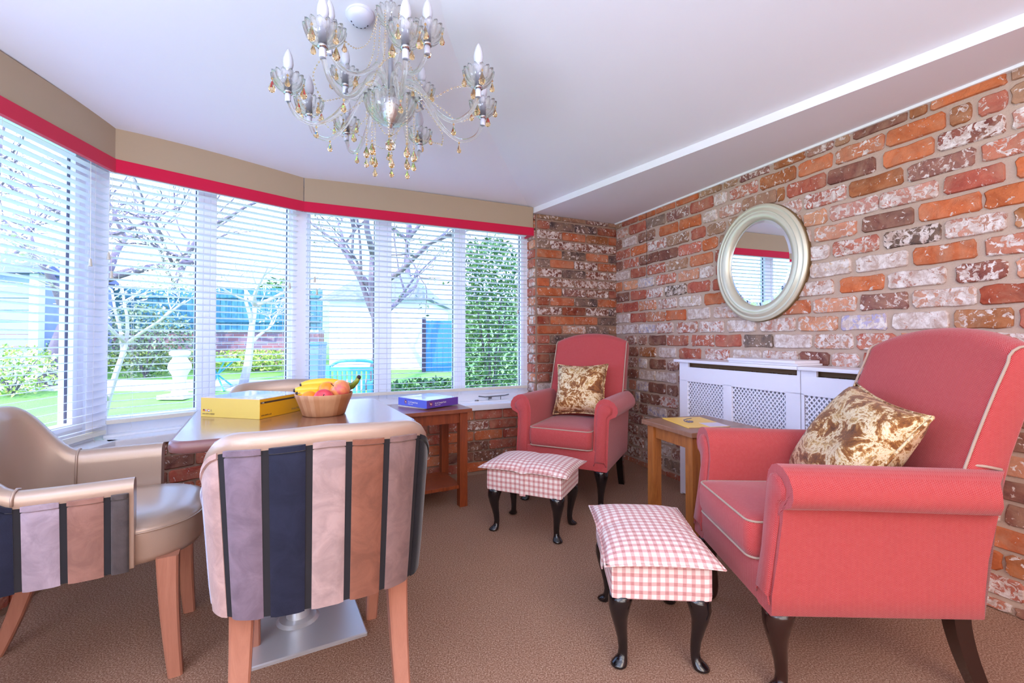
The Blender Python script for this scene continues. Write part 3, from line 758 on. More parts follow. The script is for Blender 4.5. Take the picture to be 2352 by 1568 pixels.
def tub_chair(label, loc, rz, group):
    t = thing('tub_chair', label, 'chair', (*loc, 0), rz, group)
    m = MB(); rings = []; N_ = 72
    for i in range(N_+1):
        s = TUB_L*i/N_; p, n = tub_at(s); zt = tub_top(p)
        def pt(off, z): 
            q = p+n*(off+(z-ZB)*0.075-0.004); return (q.x, q.y, z)
        prof = [pt(-.004, ZB), pt(-.001, ZB+.004), pt(0, zt-.045), pt(0.004, zt-.034), pt(0.003, zt-.014), pt(-.006, zt-.003), pt(-.024, zt+.002), pt(-.042, zt-.003), pt(-.052, zt-.016), pt(-.054, zt-.045), pt(-.050, ZB+.12), pt(-.048, ZB+.03), pt(-.045, ZB)]
        rings.append(prof)
    m.loft(rings); mk('shell', m, M_leather, t, smooth=True, auto=50)
    # welts where arm meets back
    for sgn in (0, 1):
        m = MB(); s = 0.235 if sgn == 0 else TUB_L-0.235; p, n = tub_at(s); zt = tub_top(p); pts = []
        for off, z in ((.006, zt-.03), (.006, zt-.012), (-.006, zt+.001), (-.024, zt+.0055), (-.042, zt+.001), (-.055, zt-.016), (-.057, zt-.05), (-.053, ZB+.12)):
            q = p+n*(off+(z-ZB)*0.075-0.004); pts.append((q.x, q.y, z))
        m.tube(pts, .0035, 6); mk('seam_welt', m, M_leather, t, smooth=True)
    # dark lining and the velvet stripes that stand proud of it
    m = MB(); rings = []
    for i in range(61):
        s = 0.012+(TUB_L-0.024)*i/60; p, n = tub_at(s); zt = tub_top(p)-.034
        rings.append([tub_surf(s, ZB+.001, -.004), tub_surf(s, ZB-.001, .0025), tub_surf(s, (ZB+zt)/2, .0025), tub_surf(s, zt, .0025), tub_surf(s, zt, -.003)])
    m.loft(rings); mk('outer_lining', m, M_gapcloth, t, smooth=True, auto=50)
    pitch, wd = 0.0862, 0.0715; k0 = 7
    n_half = int((TUB_L/2-0.02)//pitch)+1
    for k in range(-n_half, n_half+1):
        c = TUB_L/2 - k*pitch           # +k runs to the right side of the chair
        s0, s1 = max(0.010, c-wd/2), min(TUB_L-0.010, c+wd/2)
        if s1-s0 < 0.03: continue
        m = MB(); rings = []
        for i in range(7):
            s = s0+(s1-s0)*i/6; p, n = tub_at(s); zt = tub_top(p)-.036; e_ = .004 if i in (0, 6) else .0085
            ring = [tub_surf(s, ZB-.002, -.002), tub_surf(s, ZB-.004, e_*.8)]
            for q in range(1, 7): ring.append(tub_surf(s, ZB+(zt-.016-ZB)*q/6, e_))
            ring += [tub_surf(s, zt-.013, e_-.003), tub_surf(s, zt-.010, e_+.003), tub_surf(s, zt+.002, e_+.002), tub_surf(s, zt+.004, -.002)]
            rings.append(ring)
        m.loft(rings); o = mk('velvet_stripe', m, M_velvet, t, smooth=True, auto=60, uv=None)
        nm = STRIPE[(k+k0) % len(STRIPE)]; o.color = (*lin(SC_[nm]), 1); o['label'] = {'ice': 'pale blue grey'}.get(nm, nm)+' velvet stripe'
    # seat: leather pad, domed, wider than the gap between the arms in front
    def seat_ring(z, k, dz=0):
        pts = []
        for i in range(48):
            a = 2*PI*i/48; n_ = 2/2.9; cx, cy = math.cos(a), math.sin(a)
            x = .212*math.copysign(abs(cx)**n_, cx); y = 0.03+.255*math.copysign(abs(cy)**n_, cy)
            if y > 0: x *= 1+0.10*ss(y/.15)
            pts.append((x*k, 0.03+(y-.03)*k, z))
        return pts
    m = MB(); m.loft([seat_ring(.355, .9), seat_ring(.358, .965), seat_ring(.375, .99), seat_ring(.44, 1.0), seat_ring(.452, .995), seat_ring(.462, .965), seat_ring(.474, .86), seat_ring(.481, .6), seat_ring(.483, .25), seat_ring(.483, .02)])
    st = mk('seat', m, M_leather, t, smooth=True)
    m = MB(); r = seat_ring(.4485, 1.003); m.tube(r+[r[0]], .0028, 6); mk('seat_piping', m, M_leather, st, smooth=True)
    for sx in (1, -1):
        for fr in (1, 0):
            m = MB(); rings = []
            xt, yt = (.195*sx, .205) if fr else (.185*sx, -.185); xb, yb = (.183*sx, .225) if fr else (.19*sx, -.275)
            for i in range(7):
                u = i/6; z = .365*(1-u); x = xt+(xb-xt)*u; y = yt+(yb-yt)*(u**1.7); h = .027-.009*u
                c_ = .005; rings.append([(x+h-c_, y-h, z), (x+h, y-h+c_, z), (x+h, y+h-c_, z), (x+h-c_, y+h, z), (x-h+c_, y+h, z), (x-h, y+h-c_, z), (x-h, y-h+c_, z), (x-h+c_, y-h, z)])
            m.loft(rings); mk('leg', m, M_beech, t, smooth=True, auto=30)
    return t
tub_chair('striped velvet and bronze leather tub chair seen from behind in front of the table', (-0.572, 1.368), math.radians(26), 'tub chairs round the table')
tub_chair('striped velvet and bronze leather tub chair cut by the left edge, seat facing right', (-1.29, 1.42), math.radians(-60), 'tub chairs round the table')
tub_chair('bronze leather tub chair beyond the table, back rest against the window sill', (-1.00, 2.06), math.radians(-152), 'tub chairs round the table')

# ------------------------------------------------------------------ dining table
def rrect(hx, hy, r, z, n=7):
    pts = []
    for k, (sx, sy) in enumerate(((1, 1), (-1, 1), (-1, -1), (1, -1))):
        for i in range(n+1):
            a = PI/2*(k+i/n); pts.append((sx*(hx-r)+r*math.cos(a), sy*(hy-r)+r*math.sin(a), z))
    return pts
TZ = 0.73
t = thing('dining_table', 'square brown laminate pedestal table with rounded corners in the window bay', 'table', (-0.757, 1.625, 0), math.radians(29))
H = .338
m = MB(); m.loft([rrect(H-.012, H-.012, .05, TZ-.034), rrect(H-.003, H-.003, .055, TZ-.030), rrect(H, H, .058, TZ-.018), rrect(H-.002, H-.002, .056, TZ-.007), rrect(H-.007, H-.007, .052, TZ-.002), rrect(H-.012, H-.012, .048, TZ-.0008)])
mk('table_edge', m, M_table_edge, t, smooth=True, auto=60)
m = MB(); m.loft([rrect(H-.0125, H-.0125, .048, TZ-.003), rrect(H-.0125, H-.0125, .048, TZ)]); mk('tabletop', m, M_table, t)
m = MB(); m.lathe([(.038, .012), (.038, TZ-.04), (.12, TZ-.038), (.12, TZ-.034)], 24); mk('column', m, M_steel, t, smooth=True, auto=30)
m = MB(); m.loft([rrect(.2, .2, .006, 0), rrect(.2, .2, .006, .008), rrect(.196, .196, .004, .011)]); m.lathe([(.07, .011), (.06, .02), (.04, .024)], 24); mk('base_plate', m, M_steel, t, smooth=True, auto=30)

# ------------------------------------------------------------------ fireside armchairs
def armchair(label, loc, rz):
    t = thing('armchair', label, 'armchair', (*loc, 0), rz, 'coral fireside armchairs')
    fab = M_herring
    BZ = .238
    # base
    m = MB(); m.box((-.262, -.275, BZ), (.262, .281, .352), .012); mk('seat_base', m, fab, t, smooth=True, auto=40)
    def yfront(z): return .252+.030*ss((.50-z)/.22)
    for s in (1, -1):
        prof = [(.196, BZ+.02), (.198, .40), (.200, .54), (.204, .585), (.214, .618), (.232, .640), (.258, .650), (.288, .646), (.316, .630), (.335, .602), (.338, .574), (.326, .550), (.306, .541), (.290, .532), (.286, .50), (.285, .40), (.285, .30), (.283, BZ+.004), (.278, BZ), (.21, BZ)]
        m = MB(); rings = []
        for i in range(9):
            u = i/8; ring = []
            for j, (x, z) in enumerate(prof):
                yf = yfront(z); yr = -.283-.09*ss((z-.30)/.35)*(1-ss((x-.245)/.095))
                y = yf+(yr-yf)*u; xx, zz = x, z
                if z > .535: zz = z-.012*u; xx = x
                ring.append((s*xx, y, zz))
            rings.append(ring)
        m.loft(rings); arm = mk('arm', m, fab, t, smooth=True, auto=50)
        # front facing: a padded scroll panel with its seam
        cx = .25; ins = []
        pf = [(.212, BZ+.05), (.212, .40), (.214, .55), (.222, .59), (.238, .614), (.258, .622), (.284, .614), (.304, .592), (.303, .566), (.288, .556), (.275, .540), (.271, .50), (.270, .40), (.269, BZ+.05)]
        m = MB(); r0 = [(s*x, yfront(z)-.004, z) for x, z in pf]; r1 = [(s*x, yfront(z)+.006, z) for x, z in pf]
        c0 = (sum(p[0] for p in pf)/len(pf), sum(p[1] for p in pf)/len(pf))
        r2 = [(s*(x+(cx-x)*.18), yfront(z)+.011, z+(c0[1]-z)*.03) for x, z in pf]
        m.loft([r0, r1, r2]); mk('arm_facing', m, fab, arm, smooth=True, auto=60)
        m = MB(); m.tube([(s*x, yfront(z)+.003, z) for x, z in [(.204, BZ+.03)]+pf+[(.277, BZ+.03)]], .0032, 6); mk('facing_seam', m, fab, arm, smooth=True)
    # back
    WB = .262
    def yface(z): return -.185-.365*(z-.40)-.05*max(0, z-.9)
    m = MB(); rings = []; nx = 20
    def slice_(x, k=1.0):
        top = 1.035-.058*(abs(x)/WB)**2.2; pts = []
        ins = (1-k)*.02
        for i in range(9): z = .36+(top-.045-.36)*i/8; pts.append((x, yface(z)-ins+.012*math.sin(PI*min(1, i/8)), z))
        cy = yface(top-.045)-.052
        for i in range(1, 8): a = PI*i/8; pts.append((x, cy+math.cos(a)*(.052-ins), top-.045+math.sin(a)*(.045-ins)))
        for i in range(9):
            z = (top-.045)-(top-.045-BZ)*i/8; th = .104-.012*ss((.7-z)/.4)
            y = yface(max(z, .40))-th if z > .62 else None
            if y is None:
                yb62 = yface(.62)-.104+.012*ss(.08/.4); y = yb62+( -.284-yb62)*ss((.62-z)/.38)
            pts.append((x, y+ins, z))
        return pts
    xs = [-WB, -WB+.004, -WB+.014]+[-WB+.03+(2*WB-.06)*i/nx for i in range(nx+1)]+[WB-.014, WB-.004, WB]
    ks = [.4, .8, 1]+[1]*(nx+1)+[1, .8, .4]
    for x, k in zip(xs, ks): rings.append(slice_(x, k))
    m.loft(rings); bk = mk('backrest', m, fab, t, smooth=True, auto=60)
    for s in (1, -1):
        x = s*(WB-.003); sl = slice_(x, 1.0); pts = [(p[0], p[1], p[2]) for p in sl[3:15]]
        pts = [(p[0], p[1]+.002, p[2]) for p in pts]
        m = MB(); m.tube(pts, .0038, 8); mk('piping', m, M_piping, bk, smooth=True)
    m = MB(); m.tube([(.198, -.268, .628), (.23, -.278, .645), (.258, -.282, .650), (.266, -.31, .648), (.267, -.350, .640)], .004, 6); m.tube([(-.198, -.268, .628), (-.23, -.278, .645), (-.258, -.282, .650), (-.266, -.31, .648), (-.267, -.350, .640)], .004, 6); mk('arm_piping', m, M_piping, bk, smooth=True)
    # seat cushion
    def cr(hx, y0, y1, r, z):
        cy = (y0+y1)/2; return [(x, y+cy, z) for x, y, _ in rrect(hx, (y1-y0)/2, r, z, 5)]
    m = MB(); m.loft([cr(.180, -.19, .285, .03, .350), cr(.190, -.2, .294, .03, .354), cr(.195, -.2, .303, .03, .38), cr(.195, -.2, .305, .03, .43), cr(.193, -.2, .300, .03, .456), cr(.187, -.2, .293, .03, .463), cr(.15, -.17, .25, .03, .472), cr(.05, -.1, .12, .02, .476)])
    cu = mk('seat_cushion', m, fab, t, smooth=True, auto=60)
    for z, dy in ((.460, .298), (.354, .296)):
        m = MB(); r = cr(.1925, -.2, dy, .03, z); m.tube(r+[r[0]], .0034, 8); mk('cushion_piping', m, M_piping, cu, smooth=True)
    # legs
    for s in (1, -1):
        cab_leg(t, (s*.235, .235), (s*.55, 1), BZ+.004, M_mahog if label.startswith('near') or 'right' in label else M_black, 1.15)
        m = MB(); rings = []
        for i in range(8):
            u = i/7; z = (BZ+.01)*(1-u); x = s*.238; y = -.245-.075*u**1.6; h = .023-.004*u
            rings.append([(x-h, y-h, z), (x+h, y-h, z), (x+h, y+h, z), (x-h, y+h, z)])
        m.loft(rings); mk('leg', m, M_black if 'alcove' in label else M_mahog, t, smooth=True, auto=30)
    return t
def cab_leg(par, xy, d, H, mat, k=1.0):
    d = Vector(d).normalized(); m = MB(); rings = []
    for u, off, r in ((1.0, 0, .036), (.93, .004, .037), (.82, .010, .033), (.68, .010, .0255), (.52, .004, .0195), (.36, -.003, .0160), (.22, -.006, .0142), (.13, -.004, .0148), (.085, .002, .019), (.05, .009, .0235), (.022, .013, .0245), (.006, .012, .021), (0, .012, .016)):
        r *= k; c = (xy[0]+d.x*off*k, xy[1]+d.y*off*k)
        rings.append([(c[0]+r*math.cos(2*PI*j/18)*(1+.18*(1-u)*0), c[1]+r*math.sin(2*PI*j/18), H*u) for j in range(18)])
    # ears of the knee reach into the rail
    m.loft(rings); return mk('leg', m, mat, par, smooth=True)
armchair('coral herringbone fireside armchair in the brick alcove corner with pale gold cushion', (0.405, 2.965), math.radians(154.5))
armchair('large coral herringbone armchair in the right foreground facing left', (1.00, 1.53), math.radians(88.3))

# ------------------------------------------------------------------ gold cushions (they lean on the chairs: things of their own)
def pillow(hx, hy, th, n=18, pin=.10, seed=1):
    rnd = random.Random(seed); m = MB()
    def f(side):
        def g(u, v):
            a, b = 2*u-1, 2*v-1
            sx = hx*(1-pin*(1-abs(a)**2)*0 - pin*(1-b*b)*0); 
            x = a*hx*(1-pin*(1-b*b)*abs(a)); y = b*hy*(1-pin*(1-a*a)*abs(b))
            h = th*((1-a**4)*(1-b**4))**.55
            h *= 1+.10*math.sin(5*a+seed)*math.cos(4*b)
            return (x, y, side*h)
        return g
    m.grid(f(1), n, n); m.grid(f(-1), n, n); return m
def cushion(label, loc, rot, h, seed):
    m = pillow(h, h, .078, seed=seed); o = mk('cushion', m, M_crushed, smooth=True, loc=loc)
    bm = bmesh.new(); bm.from_mesh(o.data); bmesh.ops.remove_doubles(bm, verts=bm.verts[:], dist=1e-4); bmesh.ops.recalc_face_normals(bm, faces=bm.faces[:]); bm.to_mesh(o.data); bm.free()
    o.data.polygons.foreach_set('use_smooth', [True]*len(o.data.polygons))
    o.rotation_mode = 'XYZ'; o.rotation_euler = rot
    pts = []
    for i in range(4):
        for k in range(8):
            t_ = k/8*2-1; a, b = [(t_, -1), (1, t_), (-t_, 1), (-1, -t_)][i]
            pts.append((a*h*(1-.10*(1-b*b)*abs(a)), b*h*(1-.10*(1-a*a)*abs(b)), 0))
    m2 = MB(); m2.tube(pts+[pts[0]], .005, 6); mk('piping', m2, M_crushed, o, smooth=True, uv=None)
    tag(o, label, 'cushion', 'gold crushed velvet cushions'); return o
def place_cushion(chair_loc, rz, lx, ly, lz, tilt, yaw, roll, h, label, seed):
    R = Matrix.Rotation(rz, 4, 'Z') @ Matrix.Rotation(yaw, 4, 'Z') @ Matrix.Rotation(tilt, 4, 'X') @ Matrix.Rotation(roll, 4, 'Z')
    p = Matrix.Rotation(rz, 4, 'Z') @ Vector((lx, ly, lz)); e_ = R.to_euler()
    return cushion(label, (chair_loc[0]+p.x, chair_loc[1]+p.y, p.z), e_, h, seed)
place_cushion((0.405, 2.965), math.radians(154.5), -.0, -.135, .655, math.radians(-68), 0, math.radians(2), .178, 'pale gold crushed velvet cushion upright on the alcove armchair', 2)
place_cushion((1.00, 1.53), math.radians(88.3), -.02, -.115, .645, math.radians(-58), math.radians(-4), math.radians(-10), .195, 'brown gold crushed velvet cushion leaning on the foreground armchair', 5)

# ------------------------------------------------------------------ footstools
def stool(label, loc, rz):
    t = thing('footstool', label, 'footstool', (*loc, 0), rz, 'gingham footstools')
    m = MB(); m.box((-.205, -.150, .214), (.205, .150, .326), .018); mk('box_seat', m, M_gingham, t, smooth=True, auto=50)
    m = MB()
    def g(side):
        def f(u, v):
            a, b = 2*u-1, 2*v-1; h = .030*((1-abs(a)**3.2)*(1-abs(b)**3.2))**.6
            x = a*.242*(1-.035*(1-b*b)); y = b*.172*(1-.05*(1-a*a))
            dip = .010*math.exp(-(a/.10)**2)*(abs(b)**2) if side > 0 else 0
            sag = .016*(1-b*b)*.0+.012*(abs(a)**3+abs(b)**3)*.5
            return (x, y, .338+(h*1.25 if side > 0 else -h*.35)-dip-sag*.6)
        return f
    m.grid(g(1), 28, 22); m.grid(g(-1), 28, 22); o = mk('top_cushion', m, M_gingham, t)
    bm = bmesh.new(); bm.from_mesh(o.data); bmesh.ops.remove_doubles(bm, verts=bm.verts[:], dist=1e-4); bmesh.ops.recalc_face_normals(bm, faces=bm.faces[:]); bm.to_mesh(o.data); bm.free()
    o.data.polygons.foreach_set('use_smooth', [True]*len(o.data.polygons))
    pts = []
    for i in range(4):
        for k in range(10):
            t_ = k/10*2-1; a, b = [(t_, -1), (1, t_), (-t_, 1), (-1, -t_)][i]; pts.append(g(1)((a+1)/2, (b+1)/2))
    m = MB(); m.tube(pts+[pts[0]], .0032, 6); mk('piping', m, M_gingham, o, smooth=True)
    for s in (1, -1):
        m = MB(); m.box((-.016, -.002, .21), (.016, .003, .330), .001); mk('strap', m, M_gingham, t, loc=(0, s*.1525, 0))
    for sx in (1, -1):
        for sy in (1, -1): cab_leg(t, (sx*.168, sy*.113), (sx*.8, sy), .220, M_black, 1.0)
    return t
stool('red gingham footstool in the foreground before the large armchair', (0.462, 1.575), math.radians(86))
stool('red gingham footstool further back before the alcove armchair', (0.115, 2.43), math.radians(-24.5))

# ------------------------------------------------------------------ oak side tables
def side_table(label, loc, rz, sx, sy, H_, wood, topm, shelf, group='wooden side tables'):
    t = thing('side_table', label, 'table', (*loc, 0), rz, group)
    m = MB(); m.box((-sx, -sy, H_-.022), (sx, sy, H_), .003); mk('tabletop', m, topm, t)
    lx, ly, h = sx-.045, sy-.045, .024
    for a in (1, -1):
        for b in (1, -1):
            m = MB(); m.box((a*lx-h, b*ly-h, 0), (a*lx+h, b*ly+h, H_-.022), .002); mk('leg', m, wood, t)
    for b in (1, -1):
        m = MB(); m.box((-lx+h, b*ly-.010, H_-.085), (lx-h, b*ly+.010, H_-.022), .001); mk('apron', m, wood, t)
        m = MB(); m.box((b*lx-.010, -ly+h, H_-.085), (b*lx+.010, ly-h, H_-.022), .001); mk('apron', m, wood, t)
    if shelf:
        m = MB(); m.box((-lx+.004, -ly-.004, .105), (lx-.004, ly+.004, .125), .002); mk('shelf', m, wood, t)
    return t
side_table('golden oak side table between the two armchairs with a yellow booklet', (0.918, 2.249), math.radians(19), .198, .186, .582, M_oak, M_oak_top, False)
fx, fy = math.cos(math.radians(29)), math.sin(math.radians(29))
ctr = Vector((-0.237, 2.723))-Vector((fx, fy))*.245+Vector((-fy, fx))*.20
side_table('reddish oak side table with low shelf under the right bay window', (ctr.x, ctr.y), math.radians(29), .245, .20, .582, M_cherry, mat_wood('cherry_laminate_top', (130, 70, 44), (158, 92, 64), .3, 5, (1, 8, 1)), True)

# ------------------------------------------------------------------ boxes, booklet, bowl
M_yel = plain('ochre_card', (214, 186, 88), 0.45, var=.02); M_yel2 = plain('amber_card', (222, 164, 26), 0.4, var=.02); M_lidtop = plain('glossy_printed_lid', (206, 190, 214), 0.15, Coat_Weight=.6)
M_ink = plain('dark_print', (70, 52, 40), 0.5); M_inkl = plain('grey_print', (150, 132, 84), 0.5); M_wht = plain('white_print', (240, 238, 236), 0.5); M_red = plain('red_print', (180, 50, 60), .5); M_blu = plain('blue_print', (60, 80, 160), .5)
p0 = Vector((-1.075, 1.576)); p1 = Vector((-0.839, 1.517)); bx = (p1-p0); rzb = math.atan2(bx.y, bx.x); bw, bd, bh = .243, .212, .067
t = thing('puzzle_box', 'large yellow game box with pale glossy lid on the dining table', 'box', (p0.x, p0.y, TZ), rzb)
m = MB(); m.box((0, 0, 0), (bw, bd, bh-.0015), .0015); mk('box_body', m, M_yel, t)
m = MB(); m.box((bw-.0005, .001, .001), (bw+.0008, bd-.001, bh-.002)); sp_ = mk('side_label', m, M_yel2, t)
m = MB(); m.box((.001, .001, bh-.002), (bw-.001, bd-.001, bh)); mk('lid_top', m, M_lidtop, t)
m = MB(); m.box((bw+.0006, .003, bh-.0165), (bw+.0012, bd-.003, bh-.0105)); mk('dark_band', m, M_ink, sp_)
for y0_, y1_ in ((.008, .010), (.012, .018), (.160, .164), (.167, .176)): mk('small_mark', MB().box((bw+.0012, y0_, bh-.0145), (bw+.0015, y1_, bh-.0125)), M_wht, sp_)
text_mesh('active-minds.co.uk', .0085, M_ink, 'lettering', sp_, (bw+.0009, .006, .009), (PI/2, 0, PI/2)).scale = (.72, 1, 1)
text_mesh('Active Minds', .0115, M_inkl, 'lettering', sp_, (bw+.0009, .148, .010), (PI/2, 0, PI/2)).scale = (.8, 1, 1)
text_mesh('active-minds.co.uk/global', .0075, M_inkl, 'lettering', t, (.008, -.0006, .009), (PI/2, 0, 0)).scale = (.67, 1, 1)
FL = [((M_ink, M_red, M_yel2), 0), ((M_blu, M_wht, M_red), 1), ((M_red, M_wht, M_blu), 0), ((M_yel, M_inkl, M_yel), 1)]
for i, (cols, vert) in enumerate(FL):
    for k in range(3):
        m = MB(); cx, cz, r = .0135+i*.0105, .0225, .0042; prof = []
        for j in range(25):
            a = 2*PI*j/24; x, z = math.cos(a), math.sin(a); lo, hi = -1+2*k/3, -1+2*(k+1)/3
            if vert: x = min(max(x, lo), hi)
            else: z = min(max(z, -hi), -lo)
            prof.append((cx+r*x, -.0007, cz+r*z))
        pts = prof[:-1]; m.add(pts, [tuple(range(len(pts)))]); mk('flag_mark', m, cols[k], t)
# puzzle box on the window side table
q0 = Vector((-0.497, 2.663)); qL = Vector((-0.708, 2.855)); dx = (Vector((-0.336, 2.855))-q0).normalized()
rzq = math.atan2(dx.y, dx.x); t = thing('puzzle_box', 'flat blue and purple jigsaw box on the side table under the window', 'box', (q0.x, q0.y, .588), rzq)
M_pur = plain('purple_card', (104, 72, 176), .4, var=.02); M_blue = plain('blue_card', (98, 112, 224), .4, var=.02); M_pic = plain('printed_picture_lid', (196, 206, 220), .2, Coat_Weight=.5)
w_, d_, h_ = .248, .275, .047
m = MB(); m.box((0, 0, 0), (w_, d_, h_-.001), .001); mk('box_body', m, M_pur, t)
m = MB(); m.box((-.0008, .001, .001), (.0005, d_-.001, h_-.002)); sb = mk('blue_side', m, M_blue, t)
m = MB(); m.box((.001, .001, h_-.0015), (w_-.001, d_-.001, h_)); mk('lid_top', m, M_pic, t)
for par_, x_, y_, rz_, k_ in ((t, .060, -.0007, 0, .60), (sb, -.0010, d_-.10, -PI/2, .62)):
    text_mesh('Arc de Triomphe Puzzle', .0150, M_wht, 'lettering', par_, (x_, y_, .0215), (PI/2, 0, rz_)).scale = (k_, 1, 1)
    text_mesh('100 Pieces - Arc Box', .0085, M_wht, 'lettering', par_, (x_, y_, .0115), (PI/2, 0, rz_)).scale = (k_, 1, 1)
M_pt = plain('orange_print', (214, 120, 60), .5)
def burst(par, x, y, z, ax):
    for k in range(8):
        a = 2*PI*k/8; m = MB(); c = [(0.004*math.cos(a-.5), .004*math.sin(a-.5)), (.013*math.cos(a-.12), .013*math.sin(a-.12)), (.013*math.cos(a+.2), .013*math.sin(a+.2)), (.004*math.cos(a+.5), .004*math.sin(a+.5))]
        m.add([((x+p[0]) if ax == 0 else x, y if ax == 0 else y-p[0], z+p[1]) for p in c], [(0, 1, 2, 3)]); mk('star_mark', m, [M_pt, M_red, M_ink][k % 3], par)
    m = MB(); c = [(.0045*math.cos(2*PI*j/10), .0045*math.sin(2*PI*j/10)) for j in range(10)]
    m.add([((x+p[0]) if ax == 0 else x-.0002, y-.0002 if ax == 0 else y-p[0], z+p[1]) for p in c], [tuple(range(10))]); mk('star_mark', m, M_wht, par)
burst(t, .030, -.0008, .024, 0); burst(sb, -.0012, d_-.075, .024, 1)
m = MB(); m.box((-.02, .01, 0), (.16, .24, .005), .001)
tag(mk('booklet', m, M_wht, loc=(q0.x+.005, q0.y+.04, .582), rot=(0, 0, rzq+.12)), 'thin white booklet lying under the blue and purple jigsaw box', 'booklet')
# yellow booklet
t = thing('booklet', 'thin yellow booklet on the golden oak side table', 'booklet', (.905, 2.262, .582), math.radians(8))
M_ycov = plain('yellow_cover', (246, 200, 84), .35, var=.02)
m = MB(); m.box((-.105, -.13, 0), (.105, .13, .004), .0008); mk('cover', m, M_ycov, t)
m = MB(); m.box((-.1045, -.129, .0008), (.1045, .129, .0030)); mk('pages', m, plain('booklet_pages', (150, 130, 130), .7), t, loc=(.0015, -.0015, 0))
m = MB(); m.box((.005, -.127, .0041), (.103, -.03, .0046)); mk('pale_panel', m, plain('pale_lilac_panel', (216, 206, 226), .4), t)
M_gr = plain('grey_flower_print', (120, 110, 124), .4)
m = MB()
for k in range(7):
    a = -1.4+k*.42; m.tube([(-.045, .01, .0046), (-.045+.035*math.cos(a), .01+.02*math.sin(a)-.012, .0052)], [.002, .005], 6)
m.tube([(-.045, .01, .0046), (-.03, .05, .0050), (0, .075, .0048), (.03, .085, .0048)], .0028, 6)
mk('flower_mark', m, M_gr, t, smooth=True)

BX, BY = -0.668, 1.622
t = tag(mk('fruit_bowl', MB().lathe([(.0, TZ), (.066, TZ), (.071, TZ+.003), (.080, TZ+.03), (.091, TZ+.058), (.0965, TZ+.074), (.095, TZ+.0765), (.0905, TZ+.075), (.083, TZ+.05), (.073, TZ+.026), (.06, TZ+.013), (.0, TZ+.012)], 48), M_bowl, smooth=True, auto=50), 'segmented acacia wood fruit bowl on the dining table', 'bowl')
for v in t.data.vertices: pass
t.location = (BX, BY, 0)
def mat_fruit(name, a, b, sc, lo=.4, hi=.6, rough=.35, stretch=(1, 1, 1), c3=None):
    N = Nd(name); co = N.coord('Object', scale=stretch); f = N.noise(sc, 4, .6, co, .5)
    c = N.ramp(f, [(lo, lin(a)), (hi, lin(b))]+([(min(.99, hi+.12), lin(c3))] if c3 else []))
    N.bump(N.noise(300, 2, .5, co), .08, .001)
    return N.set(c, rough, Coat_Weight=.25, Coat_Roughness=.2)
M_apple1 = mat_fruit('russet_apple_skin', (232, 170, 84), (216, 92, 92), 26, .42, .62, stretch=(1, 1, .25)); M_apple2 = mat_fruit('red_apple_skin', (226, 70, 84), (196, 40, 60), 20, .4, .6, stretch=(1, 1, .3))
M_orange = mat_fruit('orange_peel', (250, 150, 22), (246, 132, 10), 40); M_banana = mat_fruit('banana_skin', (120, 70, 20), (240, 190, 40), 34, .27, .33, stretch=(.4, 1, 1))
M_bstem = mat_fruit('banana_stem', (140, 160, 40), (90, 100, 30), 20); M_btip = plain('banana_tip', (52, 40, 44), .7)
def apple(label, x, y, z, r, mat, rot):
    t = tag(mk('apple', MB().sphere((0, 0, 0), r, 28, 18, lambda p: Vector((p.x*(1+.05*p.z), p.y*(1+.05*p.z), p.z*.92-.16*math.exp(-((p.x**2+p.y**2)/.06))*(1 if p.z > 0 else -.6)))), mat, smooth=True, loc=(x, y, z), rot=rot), label, 'apple')
    m = MB(); m.tube([(0, 0, r*.70), (.001, 0, r*.95), (.003, 0, r*1.12)], [.0016, .0012, .0016], 6); mk('stalk', m, M_btip, t, smooth=True); return t
apple('large russet pink apple at the right of the fruit bowl', -.613, 1.628, TZ+.086, .036, M_apple1, (.5, -.9, 0))
apple('red apple at the front of the fruit bowl', -.652, 1.578, TZ+.060, .034, M_apple2, (.9, .5, 0))
def orange(label, x, y, z, r): return tag(mk('orange', MB().sphere((0, 0, 0), r, 24, 14, lambda p: Vector((p.x, p.y, p.z*.94))), M_orange, smooth=True, loc=(x, y, z)), label, 'orange')
orange('round orange on top in the middle of the fruit bowl', -.664, 1.640, TZ+.083, .033); orange('orange low at the front left of the fruit bowl', -.706, 1.590, TZ+.058, .030)
t = thing('banana_bunch', 'bunch of ripe bananas with a green stem lying across the fruit bowl', 'bananas', (0, 0, 0))
for k, (a0, a1, a2) in enumerate([((-.755, 1.635, .832), (-.69, 1.67, .846), (-.60, 1.69, .826)), ((-.764, 1.606, .816), (-.70, 1.635, .822), (-.62, 1.68, .810)), ((-.752, 1.598, .806), (-.71, 1.625, .800), (-.64, 1.67, .795))]):
    P_ = [Vector(a0), Vector(a1), Vector(a2)]; pts = []; rs = []
    for i in range(13):
        u = i/12; pts.append(P_[0]*(1-u)**2+P_[1]*2*u*(1-u)+P_[2]*u*u); rs.append(.0175*(math.sin(PI*(.10+.82*u))**.5))
    m = MB(); m.tube(pts, rs, 10); b_ = mk('banana', m, M_banana, t, smooth=True)
    m = MB(); d = (pts[0]-pts[1]).normalized(); m.tube([pts[0]-d*.002, pts[0]+d*.006], [.0075, .0050], 8); mk('tip', m, M_btip, b_, smooth=True)
m = MB(); m.tube([(-.625, 1.685, .812), (-.590, 1.685, .825), (-.572, 1.680, .842), (-.565, 1.678, .856)], [.014, .012, .009, .008], 8); st_ = mk('stem', m, M_bstem, t, smooth=True)
m = MB(); m.tube([(-.565, 1.678, .855), (-.560, 1.677, .861)], [.009, .006], 8); mk('stem_end', m, M_btip, st_, smooth=True)

